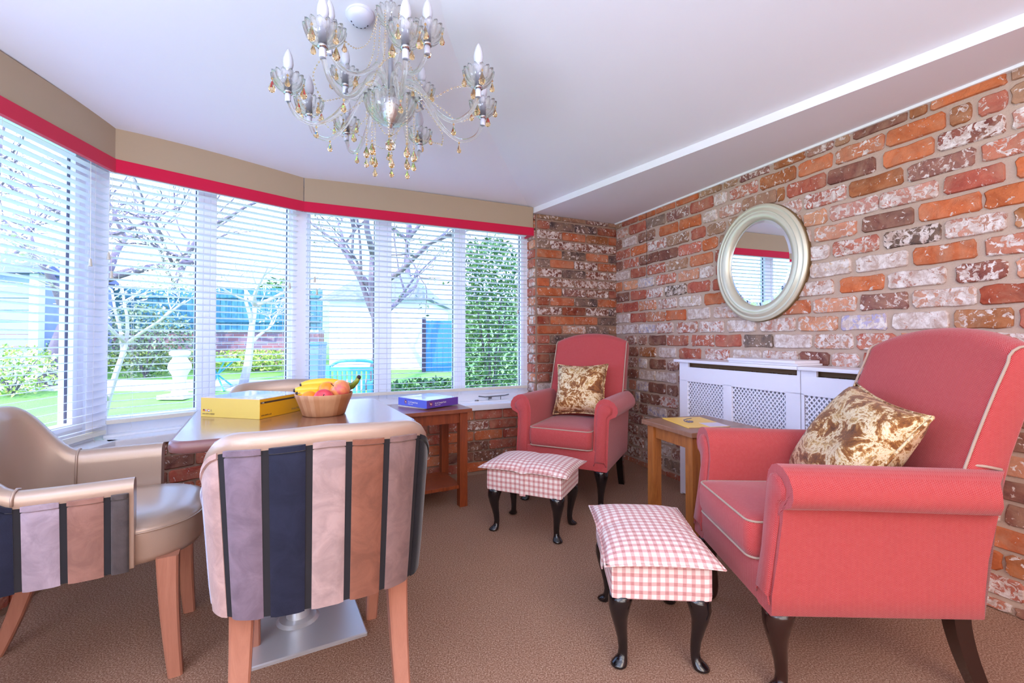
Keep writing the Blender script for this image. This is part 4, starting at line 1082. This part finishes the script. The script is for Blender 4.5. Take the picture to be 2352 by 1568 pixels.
# ------------------------------------------------------------------ radiator covers, in the frame of the right wall
def lattice(par, u0, u1, z0, z1, y):
    m = MB(); P_, hw, th = .0155, .0034, .0012; W_, H_ = u1-u0, z1-z0
    def strip(sl, c, yy):
        pts = []                      # line  z = sl*x + c  within the rectangle
        for x in (0, W_):
            z = sl*x+c
            if 0 <= z <= H_: pts.append((x, z))
        for z in (0, H_):
            x = (z-c)/sl
            if 0 < x < W_: pts.append((x, z))
        if len(pts) < 2: return
        pts.sort(); (xa, za), (xb, zb) = pts[0], pts[-1]; d = Vector((xb-xa, zb-za))
        if d.length < .006: return
        d.normalize(); n = Vector((-d.y, d.x))*hw
        q = [(u0+xa+n.x, z0+za+n.y), (u0+xa-n.x, z0+za-n.y), (u0+xb-n.x, z0+zb-n.y), (u0+xb+n.x, z0+zb+n.y)]
        m.loft([[(x, yy, z) for x, z in q], [(x, yy+th, z) for x, z in q]])
    st = P_*1.15
    c = -W_*1.25
    while c < H_+.01: strip(1.2, c, y); c += st*1.56
    c = 0
    while c < H_+W_*1.25: strip(-1.2, c, y+.0004); c += st*1.56
    return stuff(mk('lattice_strips', m, M_white, par, uv=None))
FY = -.175
def rad_cover(label, u0, u1, panels, left_side):
    t = thing('radiator_cover', label, 'radiator cover', W(P0, 0), aR, 'white lattice radiator covers')
    zt = .818
    m = MB(); ed = [u0]+[v for p in panels for v in p]+[u1]
    m.box((u0, FY, .727), (u1, FY+.016, zt), .0015); m.box((u0, FY, .01), (u1, FY+.016, .188), .0015)
    for k in range(0, len(ed), 2): m.box((ed[k], FY, .18), (ed[k+1], FY+.016, .735), .0015)
    mk('front_frame', m, M_white, t)
    for (a, b) in panels: lattice(t, a, b, .188, .727, FY+.008)
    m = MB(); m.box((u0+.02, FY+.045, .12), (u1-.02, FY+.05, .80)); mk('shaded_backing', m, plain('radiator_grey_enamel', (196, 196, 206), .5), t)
    for q_ in (u0, u1-.016): m = MB(); m.box((q_, FY+.001, 0), (q_+.016, -.012, .845), .001); mk('side_panel', m, M_white, t)
    m = MB(); m.box((u0, FY+.0005, zt-.02), (u0+.075, FY+.0155, .846), .001); mk('corner_block', m, M_white, t)
    m = MB(); m.box((u0+.02, FY+.03, .82), (u1-.02, FY+.045, .846)); mk('slot_shade_strip', m, M_darkgap, t)  # brown strip paints the shade of the slot under the top board
    m = MB(); m.box((u0-.03 if left_side else u0, FY-.024, .846), (u1, -.013, .864), .006); mk('top_board', m, M_white, t, smooth=True, auto=40)
    return t
rad_cover('white lattice radiator cover left one, beside the oak side table', .937, 1.748, [(1.005, 1.285), (1.345, 1.672)], True)
rad_cover('white lattice radiator cover right one, mostly behind the large armchair', 1.752, 2.33, [(1.768, 2.05), (2.10, 2.29)], False)
t = thing('loose_board', 'loose white shelf board lying on top of the radiator covers', 'board', W(P0, 0), aR)
m = MB(); m.box((1.345, FY-.022, .8645), (1.752, -.015, .8745), .002); mk('lower_board', m, M_white, t)
m = MB(); m.box((1.340, FY-.026, .8745), (1.742, -.02, .890), .005); mk('upper_board', m, M_white, t, smooth=True, auto=40)
# power socket low on the wall
m = MB(); m.box((.60, -.020, .36), (.745, -.010, .45), .003); 
# ------------------------------------------------------------------ oval mirror
def on_wall(px, py, y=-.03):
    k = (px-1176)/F_PX; c = cR+y; Y = c/(RN.x*k+RN.y); return (Vector((k*Y, Y))-P0).dot(RD), 1+(777-py)*Y/F_PX
mu, mz = on_wall(1742, 604)
t = thing('wall_mirror', 'oval mirror in a stepped champagne silver frame on the brick wall', 'mirror', W(P0+RD*mu, mz), aR)
HX, HZ = .292, .333
prof = [(0, .004), (-.004, -.012), (-.001, -.020), (-.006, -.027), (-.014, -.030), (-.020, -.026), (-.026, -.027), (-.034, -.034), (-.040, -.036), (-.045, -.032), (-.050, -.033), (-.058, -.036), (-.075, -.030), (-.087, -.020), (-.090, -.012), (-.088, .002)]
def ell_loft(prof, n=96):
    m = MB(); rings = []
    for k in range(n+1):
        a = 2*PI*k/n; ring = []
        for (ins, dep) in prof:
            nx, nz = math.cos(a)/HX, math.sin(a)/HZ; l = math.hypot(nx, nz); ring.append((HX*math.cos(a)+nx/l*ins, dep-.012, HZ*math.sin(a)+nz/l*ins))
        rings.append(ring)
    m.loft(rings, True, False); return m
mk('frame', ell_loft(prof), M_silverframe, t, smooth=True, auto=50)
mk('frame_backing', ell_loft([(.0015, .008), (.0015, -.008), (-.02, -.010), (-.02, .008)]), M_frame_side, t, smooth=True, auto=50)
m = MB(); n = 64; a_, b_ = HX-.089, HZ-.089
r0 = [(a_*math.cos(2*PI*k/n), -.020, b_*math.sin(2*PI*k/n)) for k in range(n)]; r1 = [((a_-.018)*math.cos(2*PI*k/n), -.0222, (b_-.018)*math.sin(2*PI*k/n)) for k in range(n)]
m.add(r0+r1, [(k, (k+1) % n, n+(k+1) % n, n+k) for k in range(n)]+[tuple(range(n, 2*n))]); m.add([(x, -.016, z) for x, _, z in r0], [tuple(range(n))])
mk('mirror_glass', m, M_mirror, t)
# ------------------------------------------------------------------ chandelier
CX, CY = -0.43, 1.60
ch = thing('chandelier', 'clear glass twelve arm chandelier with amber drops hanging from the ceiling', 'chandelier', (CX, CY, 0))
def dish(m, r0, r1, z0, z1, n=16, th=.004):
    def fl(r, z, a):
        k = (z-z0)/(z1-z0); w = abs(math.sin(n*a/2)); return r*(1+.13*(.25+k)*(w-.5)), z+.008*k*k*w*(1 if r > r0*1.5 else 0)
    pr = []
    for i in range(9): u = i/8; pr.append((r0+(r1-r0)*math.sin(u*PI/2)**.9*1.0 if u else r0, z0+(z1-z0)*(u**1.5)))
    inner = [(max(.001, r-th), z+th*.5) for r, z in reversed(pr)]
    m.lathe([(.002, z0)]+pr+inner+[(.002, z0+th)], n*4, flute=fl)
m = MB(); m.lathe([(.006, 1.86), (.013, 1.872), (.016, 1.90), (.022, 1.95), (.029, 2.0), (.031, 2.04), (.028, 2.075), (.016, 2.095), (.009, 2.105)], 24); mk('column', m, M_glass, ch, smooth=True)
m = MB(); m.lathe([(.006, 1.75), (.006, 2.14)], 10); m.lathe([(.004, 1.857), (.015, 1.858), (.015, 1.868), (.004, 1.869)], 18); m.lathe([(.004, 2.100), (.012, 2.101), (.012, 2.112), (.004, 2.113)], 18); mk('centre_rod', m, M_socket, ch, smooth=True, auto=40)
m = MB(); m.lathe([(.002, 1.742), (.006, 1.745), (.010, 1.755), (.022, 1.768), (.032, 1.79), (.036, 1.815), (.034, 1.838), (.022, 1.848), (.004, 1.852)], 28); mk('hub', m, M_chrome, ch, smooth=True)
m = MB(); dish(m, .02, .086, 1.755, 1.838, 18); mk('hub_dish', m, M_glass, ch, smooth=True)
m = MB(); dish(m, .012, .052, 2.108, 2.150, 14); mk('top_dish', m, M_glass, ch, smooth=True)
m = MB()
for k in range(5):
    z = 2.155+k*.030; pts = [(.007*math.cos(a)*(1 if k % 2 else 0), .007*math.cos(a)*(0 if k % 2 else 1), z+.018*math.sin(a)) for a in [2*PI*j/12 for j in range(13)]]; m.tube(pts, .0016, 6)
m.lathe([(.001, 2.285), (.05, 2.290), (.045, 2.31), (.01, 2.32)], 24); mk('chain', m, M_chrome, ch, smooth=True)
def drop_mesh(L_, r, mat, name):
    m = MB(); m.lathe([(.0006, 0), (.0022, -L_*.08), (r*.55, -L_*.35), (r, -L_*.68), (r*.8, -L_*.88), (.0008, -L_)], 7)
    m.sphere((0, 0, .006), .0042, 6, 4); m.tube([(0, 0, -.001), (0, 0, .014)], .0005, 4)
    return mesh_of(name, m, mat, uv=None)
ME_DROP = drop_mesh(.042, .0115, M_amber, 'crystal_drop'); ME_DROP2 = drop_mesh(.032, .009, M_amber, 'crystal_drop')
def child(name, me, par, loc, rot=(0, 0, 0), sc=1):
    o = bpy.data.objects.new(name, me); COL.objects.link(o); o.parent = par; o.location = loc; o.rotation_euler = rot; o.scale = (sc, sc, sc); return o
m = MB(); dish(m, .014, .050, 0, .046, 14); ME_CUP = mesh_of('candle_cup', m, M_glass, smooth=True, uv=None)
m = MB(); m.lathe([(.003, -.004), (.014, -.003), (.015, .003), (.006, .010)], 18); m.sphere((0, 0, .009), .009, 10, 6); ME_RING = mesh_of('chrome_collar', m, M_chrome, smooth=True, uv=None)
m = MB(); m.lathe([(.0085, -.026), (.0095, -.025), (.0095, -.002), (.008, 0)], 16); m.lathe([(.0115, .006), (.0115, .052), (.010, .054)], 16); m.lathe([(.0085, .054), (.0135, .066), (.0135, .078), (.011, .082)], 16); ME_SLV = mesh_of('candle_sleeve', m, M_socket, smooth=True, auto=40, uv=None)
m = MB(); m.lathe([(.009, .080), (.0145, .092), (.0165, .104), (.0150, .120), (.0105, .136), (.005, .148), (.001, .155)], 20); ME_BULB = mesh_of('bulb', m, M_bulb, smooth=True, uv=None)
def catmull(P_, n=7):
    out = []; P_ = [Vector(p) for p in P_]; Q = [P_[0]*2-P_[1]]+P_+[P_[-1]*2-P_[-2]]
    for i in range(1, len(Q)-2):
        for k in range(n):
            t = k/n; out.append(.5*((2*Q[i])+(Q[i+1]-Q[i-1])*t+(2*Q[i-1]-5*Q[i]+4*Q[i+1]-Q[i+2])*t*t+(3*Q[i]-Q[i-1]-3*Q[i+1]+Q[i+2])*t**3))
    out.append(P_[-1]); return out
def arm_mesh(path):
    m = MB(); m.tube(catmull(path), .0072, 10); return mesh_of('arm', m, M_glass, smooth=True, uv=None)
R1_, Z1_ = .335, 1.858; R2_, Z2_ = .215, 1.975
ME_A1 = arm_mesh([(.026, 0, 1.835), (.035, 0, 1.88), (.065, 0, 1.900), (.115, 0, 1.868), (.18, 0, 1.775), (.245, 0, 1.732), (.305, 0, 1.752), (.332, 0, 1.80), (R1_, 0, Z1_-.035)])
ME_A2 = arm_mesh([(.018, 0, 1.84), (.022, 0, 1.91), (.045, 0, 1.952), (.075, 0, 1.925), (.115, 0, 1.892), (.165, 0, 1.885), (.203, 0, 1.91), (R2_, 0, Z2_-.035)])
def glass_arm(ang, me, R_, Z_, seed):
    a = child('arm', me, ch, (0, 0, 0), (0, 0, ang)); rnd = random.Random(seed)
    child('candle_cup', ME_CUP, a, (R_, 0, Z_-.026), (0, 0, rnd.random())); child('chrome_collar', ME_RING, a, (R_, 0, Z_-.030)); child('candle_sleeve', ME_SLV, a, (R_, 0, Z_-.034)); child('bulb', ME_BULB, a, (R_, 0, Z_-.034))
    n = 4
    for k in range(n):
        b = 2*PI*(k+rnd.random()*.3)/n+seed; child('crystal_drop', ME_DROP if k % 2 == 0 else ME_DROP2, a, (R_+.048*math.cos(b), .048*math.sin(b), Z_-.002), (0, 0, b))
    return a
low = [193, 166, 136, 84, 17, 342, 251, 292]; upp = [222, 317, 155, 71]
for i, d in enumerate(low):
    a = glass_arm(math.radians(d), ME_A1, R1_, Z1_, i)
    child('crystal_drop', ME_DROP2, a, (.245, 0, 1.715))
for i, d in enumerate(upp): glass_arm(math.radians(d), ME_A2, R2_, Z2_, 20+i)
def beads(pts, step=.0105, r=.0042):
    P_ = catmull(pts, 10); m = MB(); acc = 0; last = P_[0]; k = 0
    for a_, b_ in zip(P_, P_[1:]):
        seg = (b_-a_).length
        while acc+seg >= step*k:
            t = (step*k-acc)/max(seg, 1e-9); p = a_+(b_-a_)*t; rr_ = r*(1.0 if k % 3 else .75)
            m.add([(p.x, p.y, p.z+rr_), (p.x+rr_, p.y, p.z), (p.x, p.y+rr_, p.z), (p.x-rr_, p.y, p.z), (p.x, p.y-rr_, p.z), (p.x, p.y, p.z-rr_)], [(0, 1, 2), (0, 2, 3), (0, 3, 4), (0, 4, 1), (5, 2, 1), (5, 3, 2), (5, 4, 3), (5, 1, 4)]); k += 1
        acc += seg
    m.tube(P_[::3]+[P_[-1]], .0006, 4)
    return m
def pol(r, d, z): a = math.radians(d); return (r*math.cos(a), r*math.sin(a), z)
for d in upp:
    mk('bead_swag', beads([pol(.05, d, 2.128), pol(.075, d-12, 2.03), pol(.12, d-8, 1.985), pol(.175, d, 1.985)]), M_bead, ch, uv=None)
    mk('bead_swag', beads([pol(.05, d+40, 2.128), pol(.06, d+44, 2.0), pol(.085, d+46, 1.93), pol(.11, d+46, 1.90)]), M_bead, ch, uv=None)
for k in range(len(low)):
    a, b = sorted(low)[k], sorted(low)[(k+1) % 8]; b = b+360 if b < a else b
    mk('bead_swag', beads([pol(.10, a, 1.86), pol(.20, (a*.7+b*.3), 1.79), pol(.24, (a+b)/2, 1.765), pol(.29, (a*.3+b*.7), 1.80), pol(.31, b, 1.84)], .013), M_bead, ch, uv=None)
for k in range(8):
    d = k*45+12; zz = 1.68-.01*(k % 2)
    mk('bead_strand', beads([pol(.080, d, 1.835), pol(.081, d, 1.75), pol(.081, d, zz)]), M_bead, ch, uv=None)
    child('crystal_drop', ME_DROP, ch, pol(.081, d, zz-.008)); child('crystal_drop', ME_DROP2, ch, pol(.081, d, zz-.052), (0, 0, k))
for k in range(4): mk('bead_strand', beads([pol(.05, k*90, 1.77), pol(.025, k*90, 1.73), (0, 0, 1.715)]), M_bead, ch, uv=None)
mk('crystal_ball', MB().sphere((0, 0, 1.682), .019, 10, 7), M_bead, ch, uv=None)

# smoke detector on the sloping ceiling
Y_ = 1.0
while 1+752/1045.3*Y_ < hsmooth(Vector((-0.338*Y_, Y_))): Y_ += .004
dp = Vector((-0.338*Y_, Y_)); nrm3 = Vector((-SLOPE*inward(B, A).x, -SLOPE*inward(B, A).y, 1)).normalized()
sd = thing('smoke_detector', 'round white smoke detector on the ceiling beside the chandelier', 'smoke detector', (dp.x, dp.y, hsmooth(dp)+.001))
sd.rotation_euler = (-nrm3).to_track_quat('Z', 'Y').to_euler()
m = MB(); m.lathe([(.001, 0), (.052, 0), (.053, .006), (.050, .012), (.047, .013), (.045, .020), (.040, .028), (.028, .034), (.001, .036)], 40); hs = mk('housing', m, M_socket, sd, smooth=True, auto=40)
for k in range(6):
    a = math.radians(20+k*28+180); m = MB(); c = (.030*math.cos(a), .030*math.sin(a)); m.lathe([(.001, .0), (.0048, .001), (.0040, .0055), (.001, .006)], 10); mk('vent_hole', m, M_upvc_dark, hs, loc=(c[0], c[1], .0275), smooth=True)

# ------------------------------------------------------------------ the garden outside
GZ = -0.15
def gz(y): return GZ+max(0, (y-4)*.12)
def gp(px, depth, z=None, py=None):
    if z == GZ: z = gz(depth)
    x = (px-1176)/F_PX*depth; return (x, depth, (1+(777-py)*depth/F_PX) if z is None else z)
def mat_grass():
    N = Nd('lawn_grass'); co = N.coord(); f = N.noise(1.2, 4, .6, co); g = N.noise(40, 3, .7, co)
    c = N.mix(f, lin((98, 158, 62)), lin((150, 190, 84))); c = N.mix(N.math('MULTIPLY', g, .5), c, lin((70, 120, 60))); N.bump(g, .6, .03); return N.set(c, .9)
def mat_leaf(name, a, b):
    N = Nd(name); r = N.n('ShaderNodeNewGeometry').outputs['Random Per Island']; return N.set(N.mix(r, lin(a), lin(b)), .6)
M_grass = mat_grass(); M_bark = mat_wood('tree_bark', (96, 84, 96), (136, 120, 124), .9, 3, (4, 4, 1), 0)
M_birch = mat_wood('pale_bark', (190, 176, 166), (220, 208, 198), .9, 3, (4, 4, 1), 0)
M_leafg = mat_leaf('ivy_leaf', (36, 92, 52), (120, 164, 72)); M_leafy = mat_leaf('yellow_green_leaf', (120, 160, 50), (206, 214, 110)); M_leafp = mat_leaf('pale_blossom', (236, 226, 214), (196, 190, 150)); M_leafd = mat_leaf('dark_shrub_leaf', (50, 82, 60), (160, 176, 130))
m = MB(); m.box((-30, -6, GZ-.05), (25, 40, GZ)); 
m = MB(); m.add([(-30, 45, gz(45)), (25, 45, gz(45)), (25, 4.4, gz(4.4)), (-30, 4.4, gz(4.4)), (.9, 4.35, gz(4.4)), (-2.4, 3.3, GZ), (-2.6, -8, GZ), (-30, -8, GZ), (-30, 4, GZ)], [(0, 1, 2, 4, 3), (3, 4, 5, 6, 7, 8)]); struct(mk('lawn', m, M_grass))
# paved path across the lawn
m = MB(); rnd = random.Random(4)
pv = struct(mk('garden_path', MB().box((-9.5, 0, 0), (-2.3, .78, .012)), plain('pale_path', (206, 198, 200), .9), loc=(0, 6.9, gz(6.9)), rot=(math.atan(.12), 0, 0)))
for i in range(9):
    for j in range(2):
        m = MB(); m.box((-9.4+i*.72, .02+j*.37, .010), (-9.4+i*.72+.69, .02+j*.37+.34, .024), .006); mk('paving_slab', m, plain('slab_stone', (200+rnd.randint(-12, 12), 192, 200), .9) if i+j == 0 else bpy.data.materials['slab_stone'], pv)
# garden brick wall with a teal boarded fence on it
aw = (-11.5, 9.2); bw_ = (-3.9, 9.2)
def mat_farbrick():
    N = Nd('weathered_garden_brick'); co = N.coord(); bt = N.n('ShaderNodeTexBrick'); mp_ = N.n('ShaderNodeMapping'); mp_.inputs['Rotation'].default_value = (PI/2, 0, 0)
    N.l(co, mp_.inputs[0]); N.l(mp_.outputs[0], bt.inputs['Vector']); bt.inputs['Scale'].default_value = 1; bt.inputs['Brick Width'].default_value = .23; bt.inputs['Row Height'].default_value = .078; bt.inputs['Mortar Size'].default_value = .006
    bt.inputs['Color1'].default_value = (*lin((168, 108, 104)), 1); bt.inputs['Color2'].default_value = (*lin((130, 112, 126)), 1); bt.inputs['Mortar'].default_value = (*lin((160, 156, 168)), 1)
    return N.set(bt.outputs['Color'], .9)
m = MB(); m.box((-11.5, 9.2, GZ), (-3.9, 9.45, 1.12)); struct(mk('garden_wall', m, mat_farbrick()))
m = MB(); m.box((-11.5, 9.17, 1.12), (-3.9, 9.48, 1.17)); 
fe = thing('fence', 'teal boarded fence above the garden brick wall, through the middle blind', 'fence', (0, 9.25, 1.12)); M_teal = plain('teal_timber', (64, 128, 142), .8)
mk('coping', MB().box((-11.5, -.08, 0), (-3.9, .22, .05)), plain('coping_stone', (176, 180, 190), .9), fe)
for i in range(66):
    x = -11.45+i*.115; mk('fence_board', MB().box((x, 0, .05), (x+.108, .03, .90+.02*(i % 2))), M_teal, fe) if i < 1 else child('fence_board', fe.children[1].data, fe, (i*.115, 0, 0), (0, 0, 0))
for z in (.2, .7): mk('fence_rail', MB().box((-11.5, -.03, z), (-3.9, 0, z+.06)), M_teal, fe)
# white rendered garage, gates and bins
g_ = thing('garage', 'white rendered outbuilding seen through the right blind', 'building', (0, 0, 0)); M_rend = plain('white_render', (236, 234, 232), .9)
mk('wall', MB().box((-3.45, 8.6, GZ), (-1.62, 11.5, 1.72)), M_rend, g_); mk('roof', MB().loft([[(-3.6, 8.45, 1.72), (-1.5, 8.45, 1.72), (-1.5, 11.6, 1.72), (-3.6, 11.6, 1.72)], [(-2.9, 9.2, 2.35), (-2.2, 9.2, 2.35), (-2.2, 11.0, 2.35), (-2.9, 11.0, 2.35)]]), plain('slate_roof', (120, 124, 150), .8), g_)
mk('plinth', MB().box((-3.46, 8.57, GZ), (-1.61, 8.6, .25)), plain('grey_render', (206, 204, 210), .9), g_)
M_blued = plain('bright_blue_paint', (42, 118, 206), .5); M_blue2 = plain('soft_blue_paint', (98, 128, 220), .5)
d_ = thing('garden_gate', 'bright blue boarded gate beside the white outbuilding', 'gate', gp(1012, 8.4, GZ)); 
for i in range(6): mk('gate_board', MB().box((-.27+i*.105, 0, .02), (-.27+i*.105+.1, .03, 1.28)), M_blued, d_)
mk('frame_post', MB().box((-.34, -.02, 0), (-.28, .06, 1.36)), plain('dark_post', (60, 50, 70), .7), d_)
m = MB(); d_ = thing('bin', 'upright blue bin at the left end of the white outbuilding', 'bin', gp(722, 7.4, GZ)); mk('bin_body', MB().loft([[(-.12, -.14, 0), (.12, -.14, 0), (.12, .14, 0), (-.12, .14, 0)], [(-.135, -.16, .62), (.135, -.16, .62), (.135, .16, .62), (-.135, .16, .62)]]), M_blue2, d_); mk('bin_lid', MB().box((-.145, -.17, .62), (.145, .17, .68), .02), M_blued, d_)
bpy.data.objects['garden_gate'].scale = (1, 1, .74)
# teal bench
bn = thing('garden_bench', 'teal painted garden bench with curved back rail outside the right window', 'bench', gp(815, 5.6, GZ)); M_bt = plain('turquoise_paint', (84, 176, 196), .5)
m = MB(); m.tube(catmull([(-.30, 0, .74), (-.2, 0, .80), (0, 0, .815), (.2, 0, .80), (.30, 0, .74)]), .022, 8); mk('back_rail', m, M_bt, bn, smooth=True)
mk('back_rail', MB().box((-.34, -.015, .66), (.34, .015, .72), .006), M_bt, bn)
for i in range(9): mk('slat', MB().box((-.27+i*.062, -.01, .34), (-.27+i*.062+.035, .01, .67), .003), M_bt, bn)
for s in (-1, 1):
    mk('leg', MB().box((s*.34-.025, -.02, 0), (s*.34+.025, .03, .74), .004), M_bt, bn); mk('leg', MB().box((s*.34-.025, -.45, 0), (s*.34+.025, -.40, .52), .004), M_bt, bn); mk('armrest', MB().box((s*.34-.03, -.47, .52), (s*.34+.03, 0, .55), .004), M_bt, bn)
mk('seat', MB().box((-.33, -.44, .31), (.33, 0, .345), .004), M_bt, bn)
# white stone pedestal
ps = thing('stone_pedestal', 'white baluster shaped stone pedestal on the lawn behind the table', 'pedestal', gp(414, 6.5, GZ)); M_stone = plain('white_stone', (236, 232, 226), .8)
mk('baluster', MB().lathe([(.10, .06), (.12, .10), (.10, .16), (.085, .26), (.11, .40), (.17, .52), (.16, .60), (.11, .68), (.10, .72), (.15, .75), (.155, .80), (.12, .82), (.01, .80)], 24), M_stone, ps, smooth=True, auto=40); mk('plinth', MB().box((-.22, -.22, 0), (.22, .22, .07), .01), M_stone, ps); ps.scale = (.85, .85, .82)
# garden table
bn.scale = (.95, 1, .84)
gt = thing('garden_table', 'teal folding garden table on the lawn', 'table', gp(500, 7.0, GZ)); mk('tabletop', MB().lathe([(.01, .44), (.30, .44), (.31, .455), (.30, .47), (.01, .47)], 20), M_bt, gt)
for s in (-1, 1): mk('leg', MB().tube([(s*.2, -.15, 0), (-s*.18, .12, .44)], .014, 6), M_bt, gt); mk('leg', MB().tube([(s*.2, .15, 0), (-s*.18, -.12, .44)], .014, 6), M_bt, gt)
# shed at far left
sh = thing('garden_shed', 'grey blue shed with a white corner board seen through the left blind', 'shed', gp(10, 7.5, GZ), .1); M_shed = plain('grey_blue_boards', (150, 160, 186), .8)
for i in range(9): mk('wall_board', MB().box((-1.1, 0, i*.2), (.38, .02, i*.2+.19), .004), M_shed, sh)
mk('corner_board', MB().box((.38, -.02, 0), (.52, .10, 1.84)), M_stone, sh); mk('side_wall', MB().box((.40, .02, 0), (.50, 1.6, 1.8)), M_shed, sh); mk('door_panel', MB().box((-.55, -.03, .02), (-.32, 0, 1.5)), plain('maroon_paint', (130, 60, 90), .6), sh)
mk('roof', MB().loft([[(-1.2, -.15, 1.8), (.6, -.15, 1.8), (.6, 1.7, 1.8), (-1.2, 1.7, 1.8)], [(-1.2, .7, 2.25), (.6, .7, 2.25), (.6, .85, 2.25), (-1.2, .85, 2.25)]]), plain('shed_roof_felt', (110, 116, 150), .9), sh)

def leaf_cloud(m, c, r, n, size, rnd, flat=1.0, pw=2):
    for _ in range(n):
        while True:
            p = Vector((rnd.uniform(-1, 1), rnd.uniform(-1, 1), rnd.uniform(-1, 1)))
            if abs(p.x)**pw+abs(p.y)**pw+abs(p.z)**pw <= 1: break
        p = Vector((c[0]+p.x*r[0], c[1]+p.y*r[1], c[2]+p.z*r[2])); a = Vector((rnd.gauss(0, 1), rnd.gauss(0, 1), rnd.gauss(0, 1)*flat)).normalized(); b = a.cross(Vector((rnd.gauss(0, 1), rnd.gauss(0, 1), rnd.gauss(0, 1)))).normalized(); s = size*rnd.uniform(.6, 1.3)
        m.add([p-a*s, p+b*s*.5, p+a*s, p-b*s*.5], [(0, 1, 2, 3)])
def tree(name, label, base, H_, r0, seed, bark, spread=.8, depth=4, leaves=None, lsize=.03, per=10, lean=(0, 0), n0=5, lmat_label=None):
    rnd = random.Random(seed); t = thing(name, label, 'tree', base); m = MB(); tw = MB(); tips = []
    def grow(p, d, L_, r, lv):
        pts = [p]; q = p.copy(); dd = d.copy()
        for k in range(4):
            dd = (dd+Vector((rnd.gauss(0, .14), rnd.gauss(0, .14), rnd.gauss(0, .08)+.03))).normalized(); q = q+dd*(L_/4); pts.append(q.copy())
        (m if lv < 2 else tw).tube(pts, [r*(1-.11*k) for k in range(5)], 7 if lv < 2 else 4)
        if lv >= depth: tips.append(pts[-1]); tips.append(pts[2]); return
        for k in range(n0 if lv == 0 else 3):
            i = rnd.choice([2, 3, 4, 4]) if lv else rnd.choice([2, 3, 4, 4]); nd = (dd+Vector((rnd.gauss(0, 1), rnd.gauss(0, 1), rnd.gauss(.1, .5)))*spread).normalized(); grow(pts[i], nd, L_*rnd.uniform(.55, .8), r*.5, lv+1)
    grow(Vector((0, 0, 0)), Vector((lean[0], lean[1], 1)).normalized(), H_, r0, 0)
    mk('trunk', m, bark, t, smooth=True, uv=None); tg = stuff(mk('twigs', tw, bark, t, uv=None))
    if leaves:
        lm = MB()
        for p in tips: leaf_cloud(lm, p, (.16, .16, .12), per, lsize, rnd)
        stuff(mk('leaves', lm, leaves, t, uv=None, recalc=False))
    return t
tree('garden_tree', 'large dark trunked tree behind the left blind', gp(112, 7.2, GZ), 1.9, .15, 3, M_bark, .75, 4, M_leafp, .028, 6, (.05, 0))
tree('garden_tree', 'young pale barked tree near the left end of the middle blind', gp(238, 4.2, GZ), 1.1, .035, 9, M_birch, .7, 4, M_leafp, .022, 6)
tree('garden_tree', 'bare spreading tree in front of the teal fence', gp(560, 7.4, GZ), 1.3, .07, 21, M_birch, .95, 4, M_leafp, .03, 3)
tree('garden_tree', 'slender tree with drooping twigs in front of the white outbuilding', gp(852, 7.0, GZ), 2.1, .10, 14, M_bark, .7, 4, M_leafd, .028, 5)
tree('garden_tree', 'tall bare tree rising above the fence, further off', gp(380, 13, GZ), 3.2, .12, 31, M_bark, .75, 4, M_leafp, .05, 5)
tree('garden_tree', 'tall bare tree beyond the white outbuilding', gp(960, 12.5, GZ), 3.0, .12, 44, M_bark, .8, 4, M_leafp, .045, 5)
tree('garden_tree', 'tall bare tree behind the shed at the far left', gp(-30, 11, GZ), 3.0, .12, 52, M_bark, .8, 4, M_leafp, .045, 5)
def shrub(label, base, r, n, size, mat, seed, name='shrub'):
    rnd = random.Random(seed); t = thing(name, label, 'shrub', base); m = MB(); leaf_cloud(m, (0, 0, r[2]), r, n, size, rnd, 1, 5 if r[2] > 1 else 2.4); stuff(mk('foliage', m, mat, t, uv=None, recalc=False))
    m = MB()
    for k in range(7): a = k*.9; m.tube([(0, 0, 0), (r[0]*.3*math.cos(a), r[1]*.3*math.sin(a), r[2]*.8), (r[0]*.6*math.cos(a), r[1]*.6*math.sin(a), r[2]*1.4)], [.014, .010, .005], 5)
    mk('stems', m, M_bark, t, uv=None); return t
shrub('round pale variegated bush left of the white pedestal, before the garden wall', gp(335, 7.9, GZ), (.80, .5, .64), 2600, .035, M_leafd, 5)
shrub('tall green climbing shrub by the right end of the right window', gp(1128, 5.4, GZ), (.34, .4, 1.08), 5200, .032, M_leafg, 6)
shrub('yellow green bush at the foot of the shed', gp(30, 6.6, GZ), (.6, .4, .38), 1500, .03, M_leafy, 7)
shrub('green bush at the foot of the dark trunked tree', gp(160, 7.6, GZ), (.35, .3, .38), 1100, .03, M_leafg, 8)
shrub('low leafy plants along the wall left of the pedestal', gp(330, 8.6, GZ), (1.5, .35, .20), 2100, .035, M_leafy, 9)
shrub('low leafy plants along the wall right of the pedestal', gp(590, 8.5, GZ), (1.0, .35, .20), 1900, .035, M_leafy, 10)
shrub('low spiky green plants before the blue gate', gp(985, 5.6, GZ), (.55, .3, .24), 1400, .04, M_leafg, 11)
shrub('evergreen mass above the right end of the teal fence', gp(640, 10.2, 1.1), (.55, .4, .65), 1500, .045, M_leafg, 12)
